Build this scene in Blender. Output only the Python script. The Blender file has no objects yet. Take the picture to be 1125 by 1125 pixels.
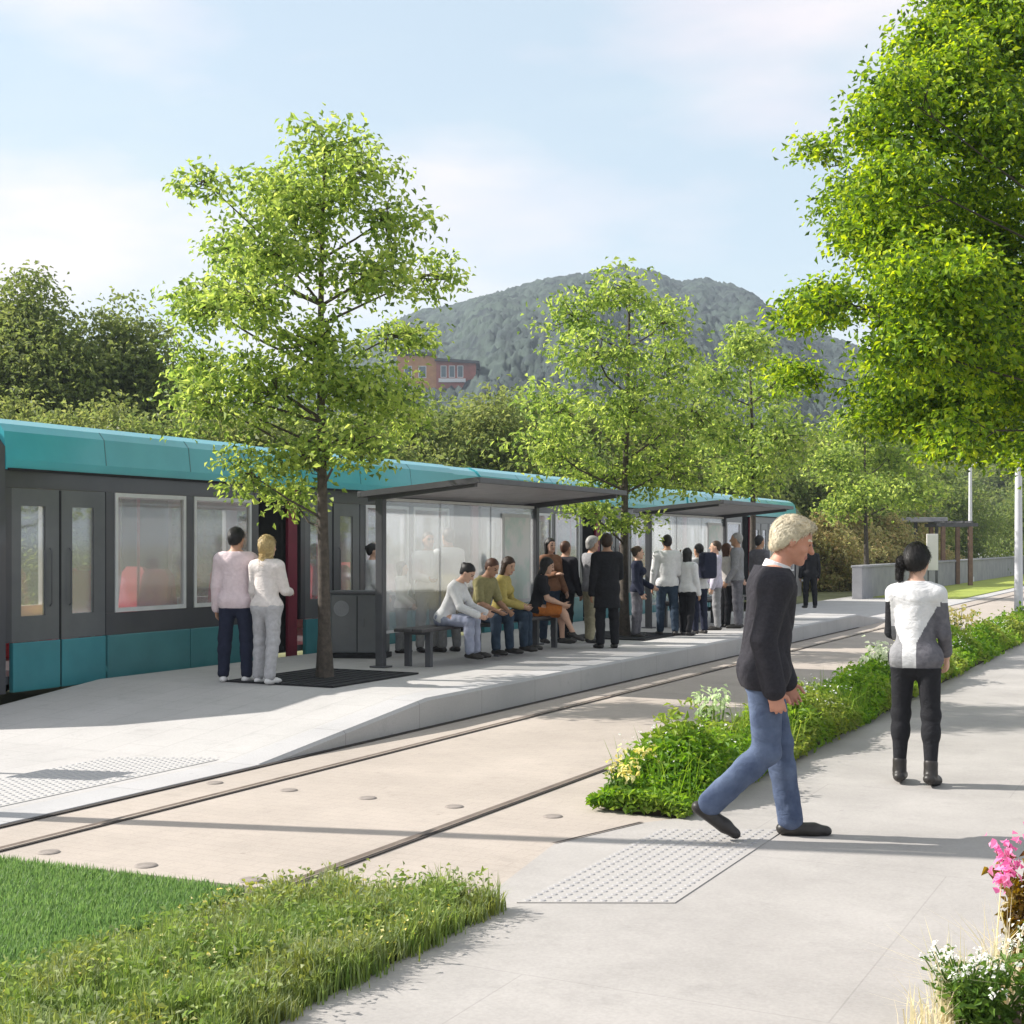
import bpy, bmesh, math, random
import numpy as np
from mathutils import Vector, Matrix

random.seed(7)
RNG = np.random.default_rng(11)
R = math.radians
scene = bpy.context.scene
COL = scene.collection

# ------------------------------------------------------------------ camera frame
TH = R(27.0); F_PX = 1511.0; HC = 1.68; YH = 599.0; CX = 562.5
RIGHT = np.array([math.cos(TH), math.sin(TH), 0.0])
FWD = np.array([-math.sin(TH), math.cos(TH), 0.0])

def P(x, y, d):
    """world point seen at photo pixel (x, y) at depth d"""
    p = FWD * d + RIGHT * ((x - CX) * d / F_PX)
    p[2] = HC + (YH - y) * d / F_PX
    return p

def at(x, y, z=0.0):
    return P(x, y, F_PX * (HC - z) / (y - YH))

def depth(p):
    return float(np.dot(np.asarray(p)[:3], FWD))

def y_on(x, X):
    """distance along the track of the point seen in column x on the plane at lateral X"""
    return -X / math.tan(TH - math.atan((x - CX) / F_PX))

# ------------------------------------------------------------------ objects
def tag(o, label=None, cat=None, group=None, kind=None):
    if label: o['label'] = label
    if cat: o['category'] = cat
    if group: o['group'] = group
    if kind: o['kind'] = kind
    return o

def empty(name, loc=(0, 0, 0), rz=0.0, label=None, cat=None, group=None):
    o = bpy.data.objects.new(name, None)
    o.empty_display_size = 0.2
    COL.objects.link(o)
    o.location = tuple(float(v) for v in loc)
    o.rotation_euler = (0, 0, rz)
    return tag(o, label, cat, group)

def copy_tree(o, parent=None):
    c = o.copy(); COL.objects.link(c); c.parent = parent
    for ch in list(o.children):
        copy_tree(ch, c)
    return c

def np_mesh(name, verts, faces, mats, parent=None, smooth=False, mi=None):
    """verts (N,3); faces (M,k) int array with k corners each"""
    verts = np.asarray(verts, dtype=np.float32); faces = np.asarray(faces, dtype=np.int32)
    me = bpy.data.meshes.new(name)
    n, (m, k) = len(verts), faces.shape
    me.vertices.add(n); me.vertices.foreach_set('co', verts.ravel())
    me.loops.add(m * k); me.loops.foreach_set('vertex_index', faces.ravel())
    me.polygons.add(m)
    me.polygons.foreach_set('loop_start', np.arange(0, m * k, k, dtype=np.int32))
    try: me.polygons.foreach_set('loop_total', np.full(m, k, dtype=np.int32))
    except Exception: pass
    for mt in (mats if isinstance(mats, (list, tuple)) else [mats]):
        me.materials.append(mt)
    if mi is not None: me.polygons.foreach_set('material_index', np.asarray(mi, dtype=np.int32))
    me.polygons.foreach_set('use_smooth', np.full(m, bool(smooth)))
    me.update(calc_edges=True); me.validate()
    o = bpy.data.objects.new(name, me)
    COL.objects.link(o)
    if parent is not None: o.parent = parent
    return o

class MB:
    """collects polygons into one mesh"""
    def __init__(s): s.v = []; s.f = []; s.m = []
    def add(s, verts, faces, mi=0):
        b = len(s.v); s.v += [tuple(map(float, q)) for q in verts]
        for f in faces: s.f.append(tuple(i + b for i in f)); s.m.append(mi)
    def box(s, a, b, mi=0, bev=0.0):
        x0, y0, z0 = [min(p, q) for p, q in zip(a, b)]; x1, y1, z1 = [max(p, q) for p, q in zip(a, b)]
        if bev <= 0:
            s.add([(x0,y0,z0),(x1,y0,z0),(x1,y1,z0),(x0,y1,z0),(x0,y0,z1),(x1,y0,z1),(x1,y1,z1),(x0,y1,z1)],
                  [(0,3,2,1),(4,5,6,7),(0,1,5,4),(1,2,6,5),(2,3,7,6),(3,0,4,7)], mi)
        else:
            bm = bmesh.new(); bmesh.ops.create_cube(bm, size=1.0)
            for v in bm.verts:
                v.co = Vector(((x0+x1)/2 + v.co.x*(x1-x0), (y0+y1)/2 + v.co.y*(y1-y0), (z0+z1)/2 + v.co.z*(z1-z0)))
            bev = min(bev, 0.45*min(x1-x0, y1-y0, z1-z0))
            bmesh.ops.bevel(bm, geom=bm.edges[:], offset=bev, segments=2, profile=0.6, affect='EDGES')
            bm.verts.index_update()
            s.add([v.co[:] for v in bm.verts], [[v.index for v in f.verts] for f in bm.faces], mi); bm.free()
    def prism(s, pts, dirv, mi=0):
        """closed polygon extruded along dirv"""
        n = len(pts); d = np.array(dirv, float)
        vs = [np.array(p, float) for p in pts] + [np.array(p, float) + d for p in pts]
        s.add(vs, [tuple(range(n))[::-1], tuple(range(n, 2*n))] + [(i, (i+1) % n, n+(i+1) % n, n+i) for i in range(n)], mi)
    def tube(s, pts, radii, n=8, mi=0, cap=True):
        pts = [np.array(p, float) for p in pts]
        if not hasattr(radii, '__len__'): radii = [radii]*len(pts)
        rings = []; ref = None
        for i, p in enumerate(pts):
            t = pts[min(i+1, len(pts)-1)] - pts[max(i-1, 0)]; t = t/(np.linalg.norm(t)+1e-9)
            if ref is None: ref = np.array([1.0,0,0]) if abs(t[0]) < 0.8 else np.array([0,1.0,0])
            u = np.cross(t, ref); u /= (np.linalg.norm(u)+1e-9); w = np.cross(t, u); ref = np.cross(u, t)
            rings.append([p + radii[i]*(math.cos(2*math.pi*k/n)*u + math.sin(2*math.pi*k/n)*w) for k in range(n)])
        vs = [q for r in rings for q in r]; fs = []
        for i in range(len(pts)-1):
            for k in range(n):
                a = i*n+k; b = i*n+(k+1) % n; fs.append((a, b, b+n, a+n))
        if cap: fs.append(tuple(range(n))[::-1]); fs.append(tuple(range((len(pts)-1)*n, len(pts)*n)))
        s.add(vs, fs, mi)
    def lathe(s, c, prof, n=16, mi=0):
        vs = []; fs = []
        for r, z in prof:
            for k in range(n): vs.append((c[0]+r*math.cos(2*math.pi*k/n), c[1]+r*math.sin(2*math.pi*k/n), c[2]+z))
        for i in range(len(prof)-1):
            for k in range(n):
                a = i*n+k; b = i*n+(k+1) % n; fs.append((a, b, b+n, a+n))
        fs.append(tuple(range(n))[::-1]); fs.append(tuple(range((len(prof)-1)*n, len(prof)*n)))
        s.add(vs, fs, mi)
    def build(s, name, mats, parent=None, smooth=False):
        me = bpy.data.meshes.new(name); me.from_pydata(s.v, [], s.f)
        for mt in (mats if isinstance(mats, (list, tuple)) else [mats]): me.materials.append(mt)
        me.polygons.foreach_set('material_index', np.array(s.m, dtype=np.int32))
        if smooth:
            me.polygons.foreach_set('use_smooth', np.ones(len(s.f), bool))
            try: me.set_sharp_from_angle(angle=R(42))
            except Exception: pass
        me.update()
        o = bpy.data.objects.new(name, me); COL.objects.link(o)
        if parent is not None: o.parent = parent
        return o

# ------------------------------------------------------------------ materials
def newmat(name):
    m = bpy.data.materials.new(name); m.use_nodes = True
    nt = m.node_tree; nt.nodes.clear()
    out = nt.nodes.new('ShaderNodeOutputMaterial')
    return m, nt, out

def nd(nt, typ, **kw):
    n = nt.nodes.new(typ)
    for k, v in kw.items():
        if k in n.inputs: n.inputs[k].default_value = v
        else: setattr(n, k, v)
    return n

def rgba(c): return (c[0], c[1], c[2], 1.0)

def mat(name, c, rough=0.7, c2=None, scale=4.0, detail=5.0, bump=0.0, bscale=40.0, metal=0.0, spec=0.4, contrast=(0.35, 0.65), coat=0.0):
    m, nt, out = newmat(name)
    b = nd(nt, 'ShaderNodeBsdfPrincipled', Roughness=rough, Metallic=metal)
    b.inputs['Specular IOR Level'].default_value = spec
    if coat: b.inputs['Coat Weight'].default_value = coat; b.inputs['Coat Roughness'].default_value = 0.12
    nt.links.new(b.outputs[0], out.inputs['Surface'])
    tc = nd(nt, 'ShaderNodeTexCoord')
    if c2 is None: c2 = tuple(v*0.86 for v in c)
    nz = nd(nt, 'ShaderNodeTexNoise', Scale=scale, Detail=detail, Roughness=0.6)
    nt.links.new(tc.outputs['Object'], nz.inputs['Vector'])
    cr = nd(nt, 'ShaderNodeValToRGB')
    cr.color_ramp.elements[0].position = contrast[0]; cr.color_ramp.elements[0].color = rgba(c2)
    cr.color_ramp.elements[1].position = contrast[1]; cr.color_ramp.elements[1].color = rgba(c)
    nt.links.new(nz.outputs['Fac'], cr.inputs['Fac']); nt.links.new(cr.outputs['Color'], b.inputs['Base Color'])
    if bump > 0:
        n2 = nd(nt, 'ShaderNodeTexNoise', Scale=bscale, Detail=4.0)
        nt.links.new(tc.outputs['Object'], n2.inputs['Vector'])
        bp = nd(nt, 'ShaderNodeBump', Strength=bump, Distance=0.01)
        nt.links.new(n2.outputs['Fac'], bp.inputs['Height']); nt.links.new(bp.outputs['Normal'], b.inputs['Normal'])
    return m

def leafmat(name, ramp, trans=0.45, patch=None, patch_scale=1.2, rough=0.55):
    """ramp: list of colours picked per leaf; patch: second ramp that takes over in noise patches (kinds of plant)"""
    m, nt, out = newmat(name)
    geo = nd(nt, 'ShaderNodeNewGeometry')
    def mk(cols):
        cr = nd(nt, 'ShaderNodeValToRGB'); e = cr.color_ramp.elements
        while len(e) < len(cols): e.new(0.5)
        for i, c in enumerate(cols):
            e[i].position = i/(max(1, len(cols)-1)); e[i].color = rgba(c)
        nt.links.new(geo.outputs['Random Per Island'], cr.inputs['Fac']); return cr.outputs['Color']
    colr = mk(ramp)
    if patch:
        tc = nd(nt, 'ShaderNodeTexCoord'); nz = nd(nt, 'ShaderNodeTexNoise', Scale=patch_scale, Detail=3.0)
        nt.links.new(tc.outputs['Object'], nz.inputs['Vector'])
        mr = nd(nt, 'ShaderNodeMapRange'); mr.inputs['From Min'].default_value = 0.44; mr.inputs['From Max'].default_value = 0.58
        nt.links.new(nz.outputs['Fac'], mr.inputs['Value'])
        mx = nd(nt, 'ShaderNodeMix', data_type='RGBA')
        nt.links.new(mr.outputs[0], mx.inputs[0]); nt.links.new(colr, mx.inputs[6]); nt.links.new(mk(patch), mx.inputs[7])
        colr = mx.outputs[2]
    b = nd(nt, 'ShaderNodeBsdfPrincipled', Roughness=rough); b.inputs['Specular IOR Level'].default_value = 0.35
    nt.links.new(colr, b.inputs['Base Color'])
    t = nd(nt, 'ShaderNodeBsdfTranslucent')
    hs = nd(nt, 'ShaderNodeHueSaturation', Hue=0.485, Saturation=1.08, Value=2.0); nt.links.new(colr, hs.inputs['Color'])
    nt.links.new(hs.outputs[0], t.inputs['Color'])
    mx = nd(nt, 'ShaderNodeMixShader'); mx.inputs[0].default_value = trans
    nt.links.new(b.outputs[0], mx.inputs[1]); nt.links.new(t.outputs[0], mx.inputs[2])
    nt.links.new(mx.outputs[0], out.inputs['Surface'])
    return m

def glassmat(name, tint=(0.9, 0.93, 0.94), clear=0.85, milk=0.0, rough=0.02):
    m, nt, out = newmat(name)
    tr = nd(nt, 'ShaderNodeBsdfTransparent', Color=rgba(tint))
    gl = nd(nt, 'ShaderNodeBsdfGlossy', Roughness=rough, Color=(0.95, 0.97, 1, 1))
    fr = nd(nt, 'ShaderNodeLayerWeight', Blend=0.5); pw = nd(nt, 'ShaderNodeMath', operation='POWER'); pw.inputs[1].default_value = 4.0
    nt.links.new(fr.outputs['Facing'], pw.inputs[0])
    mr = nd(nt, 'ShaderNodeMath', operation='MULTIPLY_ADD'); mr.inputs[1].default_value = 0.8; mr.inputs[2].default_value = 0.03+(1-clear)*0.3
    nt.links.new(pw.outputs[0], mr.inputs[0])
    mx = nd(nt, 'ShaderNodeMixShader'); nt.links.new(mr.outputs[0], mx.inputs[0])
    base = tr.outputs[0]
    if milk > 0:
        df = nd(nt, 'ShaderNodeBsdfDiffuse', Color=(0.86, 0.87, 0.88, 1)); tl = nd(nt, 'ShaderNodeBsdfTranslucent', Color=(0.9, 0.91, 0.92, 1))
        m1 = nd(nt, 'ShaderNodeMixShader'); m1.inputs[0].default_value = 0.6
        nt.links.new(df.outputs[0], m1.inputs[1]); nt.links.new(tl.outputs[0], m1.inputs[2])
        m2 = nd(nt, 'ShaderNodeMixShader'); m2.inputs[0].default_value = milk
        nt.links.new(base, m2.inputs[1]); nt.links.new(m1.outputs[0], m2.inputs[2]); base = m2.outputs[0]
    nt.links.new(base, mx.inputs[1]); nt.links.new(gl.outputs[0], mx.inputs[2])
    nt.links.new(mx.outputs[0], out.inputs['Surface'])
    return m

def pavemat(name, c, c2, mortar, bw, bh, msize=0.012, rough=0.85, mix=0.5, rot=0.0, stain=0.12):
    """coursed paving: brick pattern in world metres plus mottling"""
    m, nt, out = newmat(name)
    b = nd(nt, 'ShaderNodeBsdfPrincipled', Roughness=rough); b.inputs['Specular IOR Level'].default_value = 0.25
    nt.links.new(b.outputs[0], out.inputs['Surface'])
    tc = nd(nt, 'ShaderNodeTexCoord'); mp = nd(nt, 'ShaderNodeMapping'); mp.inputs['Rotation'].default_value = (0, 0, rot)
    nt.links.new(tc.outputs['Object'], mp.inputs['Vector'])
    br = nd(nt, 'ShaderNodeTexBrick', Color1=rgba(c), Color2=rgba(c2), Mortar=rgba(mortar), Scale=1.0)
    br.inputs['Brick Width'].default_value = bw; br.inputs['Row Height'].default_value = bh
    br.inputs['Mortar Size'].default_value = msize; br.inputs['Mortar Smooth'].default_value = 0.3; br.inputs['Bias'].default_value = 0.0
    nt.links.new(mp.outputs[0], br.inputs['Vector'])
    nz = nd(nt, 'ShaderNodeTexNoise', Scale=0.9, Detail=8.0, Roughness=0.65); nt.links.new(tc.outputs['Object'], nz.inputs['Vector'])
    mr = nd(nt, 'ShaderNodeMapRange'); mr.inputs['From Min'].default_value = 0.3; mr.inputs['From Max'].default_value = 0.7
    mr.inputs['To Min'].default_value = 1.0-stain; mr.inputs['To Max'].default_value = 1.0+stain*0.4
    nt.links.new(nz.outputs['Fac'], mr.inputs['Value'])
    n3 = nd(nt, 'ShaderNodeTexNoise', Scale=60.0, Detail=3.0); nt.links.new(tc.outputs['Object'], n3.inputs['Vector'])
    m3 = nd(nt, 'ShaderNodeMapRange'); m3.inputs['To Min'].default_value = 0.86; m3.inputs['To Max'].default_value = 1.14
    nt.links.new(n3.outputs['Fac'], m3.inputs['Value'])
    mm = nd(nt, 'ShaderNodeMath', operation='MULTIPLY'); nt.links.new(mr.outputs[0], mm.inputs[0]); nt.links.new(m3.outputs[0], mm.inputs[1])
    vm = nd(nt, 'ShaderNodeVectorMath', operation='SCALE'); nt.links.new(br.outputs['Color'], vm.inputs[0]); nt.links.new(mm.outputs[0], vm.inputs['Scale'])
    nt.links.new(vm.outputs[0], b.inputs['Base Color'])
    # darker worn blotches and small spots
    n4 = nd(nt, 'ShaderNodeTexNoise', Scale=3.1, Detail=6.0, Roughness=0.7); nt.links.new(tc.outputs['Object'], n4.inputs['Vector'])
    m4 = nd(nt, 'ShaderNodeMapRange'); m4.inputs['From Min'].default_value = 0.56; m4.inputs['From Max'].default_value = 0.72; m4.inputs['To Min'].default_value = 1.0; m4.inputs['To Max'].default_value = 0.88
    nt.links.new(n4.outputs['Fac'], m4.inputs['Value'])
    vo = nd(nt, 'ShaderNodeTexVoronoi', Scale=2.6); nt.links.new(tc.outputs['Object'], vo.inputs['Vector'])
    m5 = nd(nt, 'ShaderNodeMapRange'); m5.inputs['From Min'].default_value = 0.03; m5.inputs['From Max'].default_value = 0.05; m5.inputs['To Min'].default_value = 0.80; m5.inputs['To Max'].default_value = 1.0
    nt.links.new(vo.outputs['Distance'], m5.inputs['Value'])
    mq = nd(nt, 'ShaderNodeMath', operation='MULTIPLY'); nt.links.new(m4.outputs[0], mq.inputs[0]); nt.links.new(m5.outputs[0], mq.inputs[1])
    v2 = nd(nt, 'ShaderNodeVectorMath', operation='SCALE'); nt.links.new(vm.outputs[0], v2.inputs[0]); nt.links.new(mq.outputs[0], v2.inputs['Scale']); nt.links.new(v2.outputs[0], b.inputs['Base Color'])
    bp = nd(nt, 'ShaderNodeBump', Strength=0.25, Distance=0.004); nt.links.new(n3.outputs['Fac'], bp.inputs['Height']); nt.links.new(bp.outputs[0], b.inputs['Normal'])
    return m

M = {}
M['paving'] = pavemat('track_paving', (0.428, 0.374, 0.330), (0.415, 0.364, 0.322), (0.39, 0.340, 0.301), 0.20, 0.10, 0.006, stain=0.15)
M['path'] = pavemat('path_concrete', (0.388, 0.366, 0.350), (0.378, 0.357, 0.342), (0.325, 0.306, 0.293), 2.4, 2.4, 0.004, stain=0.2)
M['platform'] = pavemat('platform_slabs', (0.46, 0.443, 0.435), (0.445, 0.431, 0.423), (0.37, 0.357, 0.35), 0.6, 0.4, 0.005, rot=R(90))
M['kerb'] = pavemat('kerb_granite', (0.45, 0.44, 0.445), (0.42, 0.415, 0.42), (0.30, 0.29, 0.29), 1.2, 3.0, 0.006, rot=R(90))
M['tactile'] = mat('tactile_slab', (0.392, 0.372, 0.358), 0.8, (0.366, 0.349, 0.337), 6, bump=0.2, bscale=80)
M['tactile_pale'] = mat('tactile_slab_pale', (0.455, 0.44, 0.43), 0.8, (0.43, 0.42, 0.41), 6, bump=0.2, bscale=80)
M['stud_pale'] = mat('tactile_dome_pale', (0.42, 0.412, 0.42), 0.6, (0.39, 0.385, 0.395), 20)
M['stud'] = mat('tactile_dome', (0.37, 0.358, 0.36), 0.6, (0.33, 0.322, 0.33), 20)
M['steel'] = mat('rail_steel', (0.24, 0.19, 0.155), 0.45, (0.16, 0.12, 0.10), 8, metal=0.35)
M['groove'] = mat('rail_groove', (0.06, 0.05, 0.045), 0.9, (0.035, 0.03, 0.03), 15)
M['soil'] = mat('soil', (0.085, 0.065, 0.045), 0.95, (0.05, 0.04, 0.03), 12, bump=0.6, bscale=30)
M['ground'] = mat('rough_ground', (0.20, 0.20, 0.10), 0.95, (0.13, 0.14, 0.06), 0.4, bump=0.3, bscale=6)
M['turf'] = mat('turf', (0.22, 0.27, 0.055), 0.95, (0.16, 0.22, 0.04), 1.5, bump=0.4, bscale=40)
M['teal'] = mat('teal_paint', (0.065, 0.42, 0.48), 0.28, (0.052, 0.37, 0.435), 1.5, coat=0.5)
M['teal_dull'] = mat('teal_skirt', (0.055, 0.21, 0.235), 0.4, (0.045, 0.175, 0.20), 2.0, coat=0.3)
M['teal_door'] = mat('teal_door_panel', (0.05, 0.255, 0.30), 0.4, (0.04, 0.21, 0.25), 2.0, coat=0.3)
M['anthracite'] = mat('anthracite_paint', (0.07, 0.07, 0.08), 0.35, (0.056, 0.056, 0.066), 2.0, coat=0.4)
M['doorgrey'] = mat('door_grey', (0.13, 0.135, 0.145), 0.35, (0.105, 0.11, 0.12), 2.0, coat=0.3)
M['rubber'] = mat('rubber', (0.02, 0.02, 0.022), 0.85, (0.012, 0.012, 0.014), 8)
M['white_trim'] = mat('white_trim', (0.66, 0.66, 0.67), 0.45, (0.58, 0.58, 0.60), 5)
M['interior'] = mat('tram_interior', (0.84, 0.82, 0.82), 0.6, (0.66, 0.64, 0.64), 3)
M['red'] = mat('red_seat', (0.74, 0.07, 0.09), 0.6, (0.62, 0.05, 0.065), 9)
M['crimson'] = mat('crimson_panel', (0.17, 0.014, 0.035), 0.5, (0.13, 0.012, 0.03), 4)
M['tramglass'] = glassmat('tram_glass', (0.97, 0.98, 0.98), 0.5, milk=0.28, rough=0.06)
M['clearglass'] = glassmat('far_tram_glass', (0.98, 0.99, 0.99), 0.95, milk=0.0)
M['shelterglass'] = glassmat('shelter_glass', (0.98, 0.985, 0.985), 0.8, milk=0.20, rough=0.2)
M['darksteel'] = mat('dark_steel', (0.105, 0.105, 0.115), 0.45, (0.085, 0.085, 0.094), 4, metal=0.3)
M['canopy'] = mat('canopy_slats', (0.36, 0.345, 0.365), 0.5, (0.28, 0.27, 0.29), 6)
M['bench'] = mat('bench_wood', (0.075, 0.068, 0.07), 0.6, (0.05, 0.046, 0.048), 14)
M['poster'] = mat('poster_paper', (0.80, 0.79, 0.78), 0.5, (0.62, 0.72, 0.68), 1.6, contrast=(0.40, 0.50))
M['bark'] = mat('bark', (0.105, 0.085, 0.07), 0.9, (0.06, 0.05, 0.042), 18, bump=0.8, bscale=45)
M['bark_dark'] = mat('bark_dark', (0.085, 0.072, 0.06), 0.9, (0.05, 0.042, 0.036), 18, bump=0.8, bscale=45)
M['greywall'] = mat('grey_concrete_wall', (0.30, 0.30, 0.32), 0.85, (0.24, 0.24, 0.26), 2, bump=0.3)
M['whitewall'] = mat('white_render', (0.80, 0.77, 0.75), 0.85, (0.70, 0.68, 0.66), 1)
M['polewhite'] = mat('pale_pole', (0.66, 0.66, 0.70), 0.5, (0.58, 0.58, 0.62), 3)
M['rust'] = mat('rust_brown_steel', (0.23, 0.145, 0.10), 0.8, (0.16, 0.10, 0.075), 6)
M['brick'] = mat('red_brick', (0.36, 0.12, 0.09), 0.85, (0.24, 0.08, 0.06), 0.6)
M['orange'] = mat('orange_render', (0.50, 0.25, 0.10), 0.85, (0.40, 0.19, 0.08), 0.6)
M['roofdark'] = mat('dark_roof', (0.07, 0.07, 0.075), 0.8, (0.05, 0.05, 0.055), 0.8)
M['paneglass'] = mat('window_pane', (0.10, 0.14, 0.16), 0.15, (0.07, 0.10, 0.12), 1.0)
M['lampglass'] = mat('lamp_glass', (0.75, 0.75, 0.72), 0.3)
# ------------------------------------------------------------------ world, sun, camera
EL = R(37.0)
SUNH = np.array([-0.961, -0.276])
def make_light():
    w = bpy.data.worlds.new('World'); scene.world = w; w.use_nodes = True
    nt = w.node_tree; nt.nodes.clear()
    out = nd(nt, 'ShaderNodeOutputWorld'); bg = nd(nt, 'ShaderNodeBackground'); bg.inputs['Strength'].default_value = 0.12
    sky = nd(nt, 'ShaderNodeTexSky', sky_type='NISHITA'); sky.sun_disc = False
    sky.sun_elevation = EL; sky.sun_rotation = math.atan2(SUNH[0], SUNH[1])
    sky.air_density = 1.0; sky.dust_density = 1.6; sky.ozone_density = 1.0
    tc = nd(nt, 'ShaderNodeTexCoord'); mp = nd(nt, 'ShaderNodeMapping'); mp.inputs['Scale'].default_value = (1.0, 1.0, 3.4)
    mp.inputs['Location'].default_value = (0.35, 0.1, 0.2)
    nt.links.new(tc.outputs['Generated'], mp.inputs['Vector'])
    n1 = nd(nt, 'ShaderNodeTexNoise', Scale=2.6, Detail=7.0, Roughness=0.52); n1.inputs['Distortion'].default_value = 0.25
    nt.links.new(mp.outputs[0], n1.inputs['Vector'])
    mr = nd(nt, 'ShaderNodeMapRange'); mr.interpolation_type = 'SMOOTHSTEP'
    mr.inputs['From Min'].default_value = 0.36; mr.inputs['From Max'].default_value = 0.66
    mr.inputs['To Min'].default_value = 0.62; mr.inputs['To Max'].default_value = 0.97
    nt.links.new(n1.outputs['Fac'], mr.inputs['Value'])
    n2 = nd(nt, 'ShaderNodeTexNoise', Scale=2.9, Detail=6.0); nt.links.new(mp.outputs[0], n2.inputs['Vector'])
    cr = nd(nt, 'ShaderNodeValToRGB')
    cr.color_ramp.elements[0].position = 0.42; cr.color_ramp.elements[0].color = CLOUD_A
    cr.color_ramp.elements[1].position = 0.62; cr.color_ramp.elements[1].color = CLOUD_B
    nt.links.new(n2.outputs['Fac'], cr.inputs['Fac'])
    mx = nd(nt, 'ShaderNodeMix', data_type='RGBA')
    nt.links.new(mr.outputs[0], mx.inputs[0]); nt.links.new(sky.outputs[0], mx.inputs[6]); nt.links.new(cr.outputs[0], mx.inputs[7])
    nt.links.new(mx.outputs[2], bg.inputs['Color']); nt.links.new(bg.outputs[0], out.inputs['Surface'])
    s = bpy.data.lights.new('sun', 'SUN'); s.energy = SUN_E; s.angle = R(0.6); s.color = (1.0, 0.95, 0.87)
    so = bpy.data.objects.new('sun', s); COL.objects.link(so)
    d = Vector((-SUNH[0]*math.cos(EL), -SUNH[1]*math.cos(EL), -math.sin(EL)))
    so.rotation_euler = d.to_track_quat('-Z', 'Y').to_euler(); so.location = (-20, -10, 30)
CLOUD_A = (3.75, 4.4, 4.65, 1); CLOUD_B = (5.9, 5.35, 5.2, 1); SUN_E = 4.7
make_light()
cam = bpy.data.cameras.new('camera'); co = bpy.data.objects.new('camera', cam); COL.objects.link(co)
cam.sensor_width = 36; cam.lens = 36*F_PX/1125.0; cam.clip_end = 6000; cam.clip_start = 0.05
cam.shift_y = (YH-562.5)/1125.0
co.location = (0, 0, HC); co.rotation_euler = (R(90), 0, TH)
scene.camera = co
scene.view_settings.view_transform = 'Standard'; scene.view_settings.look = 'None'
scene.view_settings.exposure = 0.8
scene.view_settings.gamma = 1.0; scene.view_settings.use_curve_mapping = False
scene.cycles.max_bounces = 8; scene.cycles.diffuse_bounces = 3; scene.cycles.glossy_bounces = 3
scene.cycles.transmission_bounces = 4; scene.cycles.transparent_max_bounces = 12
scene.cycles.caustics_reflective = False; scene.cycles.caustics_refractive = False
scene.cycles.sample_clamp_indirect = 6.0
scene.cycles.use_denoising = True

# ------------------------------------------------------------------ ground sheets
XE = -6.45          # platform edge
XF = -10.45         # platform back
PZ = 0.27
Y_R0, Y_R1, Y_R2, Y_R3 = 8.45, 10.95, 28.2, 31.2

def sheet(name, pts, z, m, thick=None):
    mb = MB()
    if thick: mb.prism([(x, y, z-thick) for x, y in pts], (0, 0, thick))
    else: mb.add([(x, y, z) for x, y in pts], [tuple(range(len(pts)))])
    o = mb.build(name, m); o['kind'] = 'structure'; return o

sheet('ground', [(-1500, -300), (1500, -300), (1500, 2000), (-1500, 2000)], -0.05, M['ground'])
sheet('track_paving', [(XE+0.0, 5.28), (-2.9, 5.55), (-2.9, 8.0), (-3.3, 8.0), (-3.3, 120), (XE, 120)], 0.0, M['paving'], 0.04)
sheet('path', [(-2.93, -4), (-0.72, -4), (-0.72, 9.0), (4.5, 11.0), (4.5, 120), (-2.93, 120), (-2.93, 7.96), (-3.07, 7.74), (-3.29, 6.98), (-3.06, 5.62), (-2.93, 5.62)], 0.006, M['path'], 0.05)
# pavement + platform + ramps: one solid with a stepped top
def platform():
    prof = [(-6, 0.012), (Y_R0, 0.012), (Y_R1, PZ), (Y_R2, PZ), (Y_R3, 0.02), (120, 0.02)]
    mb = MB(); kb = MB()
    xk = XE - 0.32
    for (y0, z0), (y1, z1) in zip(prof[:-1], prof[1:]):
        mb.add([(XF, y0, z0), (xk, y0, z0), (xk, y1, z1), (XF, y1, z1)], [(0, 1, 2, 3)])
        mb.add([(XF, y0, z0), (XF, y1, z1), (XF, y1, -0.05), (XF, y0, -0.05)], [(0, 1, 2, 3)])
        b = 0.025 if max(z0, z1) > 0.1 else 0.003
        kb.add([(xk, y0, z0+.002), (XE-b, y0, z0+.002), (XE-b, y1, z1+.002), (xk, y1, z1+.002)], [(0, 1, 2, 3)])
        kb.add([(XE-b, y0, z0+.002), (XE, y0, z0-b), (XE, y1, z1-b), (XE-b, y1, z1+.002)], [(0, 1, 2, 3)])
        kb.add([(XE, y0, z0-b), (XE, y0, -0.05), (XE, y1, -0.05), (XE, y1, z1-b)], [(0, 1, 2, 3)])
    mb.build('platform', M['platform'])['kind'] = 'structure'
    kb.build('kerb', M['kerb'])['kind'] = 'structure'
platform()
sheet('lawn_soil', [(-12, -4), (-3.98, -4), (-3.98, 5.3), (-12, 5.15)], 0.008, M['turf'], 0.05)
# drainage slot where the pavement meets the track at the near end
sheet('gutter', [(XE, -3), (XE+0.05, -3), (XE+0.05, Y_R2), (XE, Y_R2)], 0.010, M['groove'])
sheet('joint_line', [(-3.31, 6.96), (-3.28, 6.99), (-3.055, 7.75), (-3.085, 7.745)], 0.011, M['groove'])
# rails
for X in (-5.95, -4.07):
    o = sheet('rail', [(X-0.024, -4), (X+0.020, -4), (X+0.020, 120), (X-0.024, 120)], 0.014, M['steel']); 
    o = sheet('rail_groove', [(X+0.020, -4), (X+0.044, -4), (X+0.044, 120), (X+0.020, 120)], 0.009, M['groove'])
M['studs'] = mat('stud_cap', (0.30, 0.26, 0.235), 0.6, (0.22, 0.19, 0.17), 20)
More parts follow.
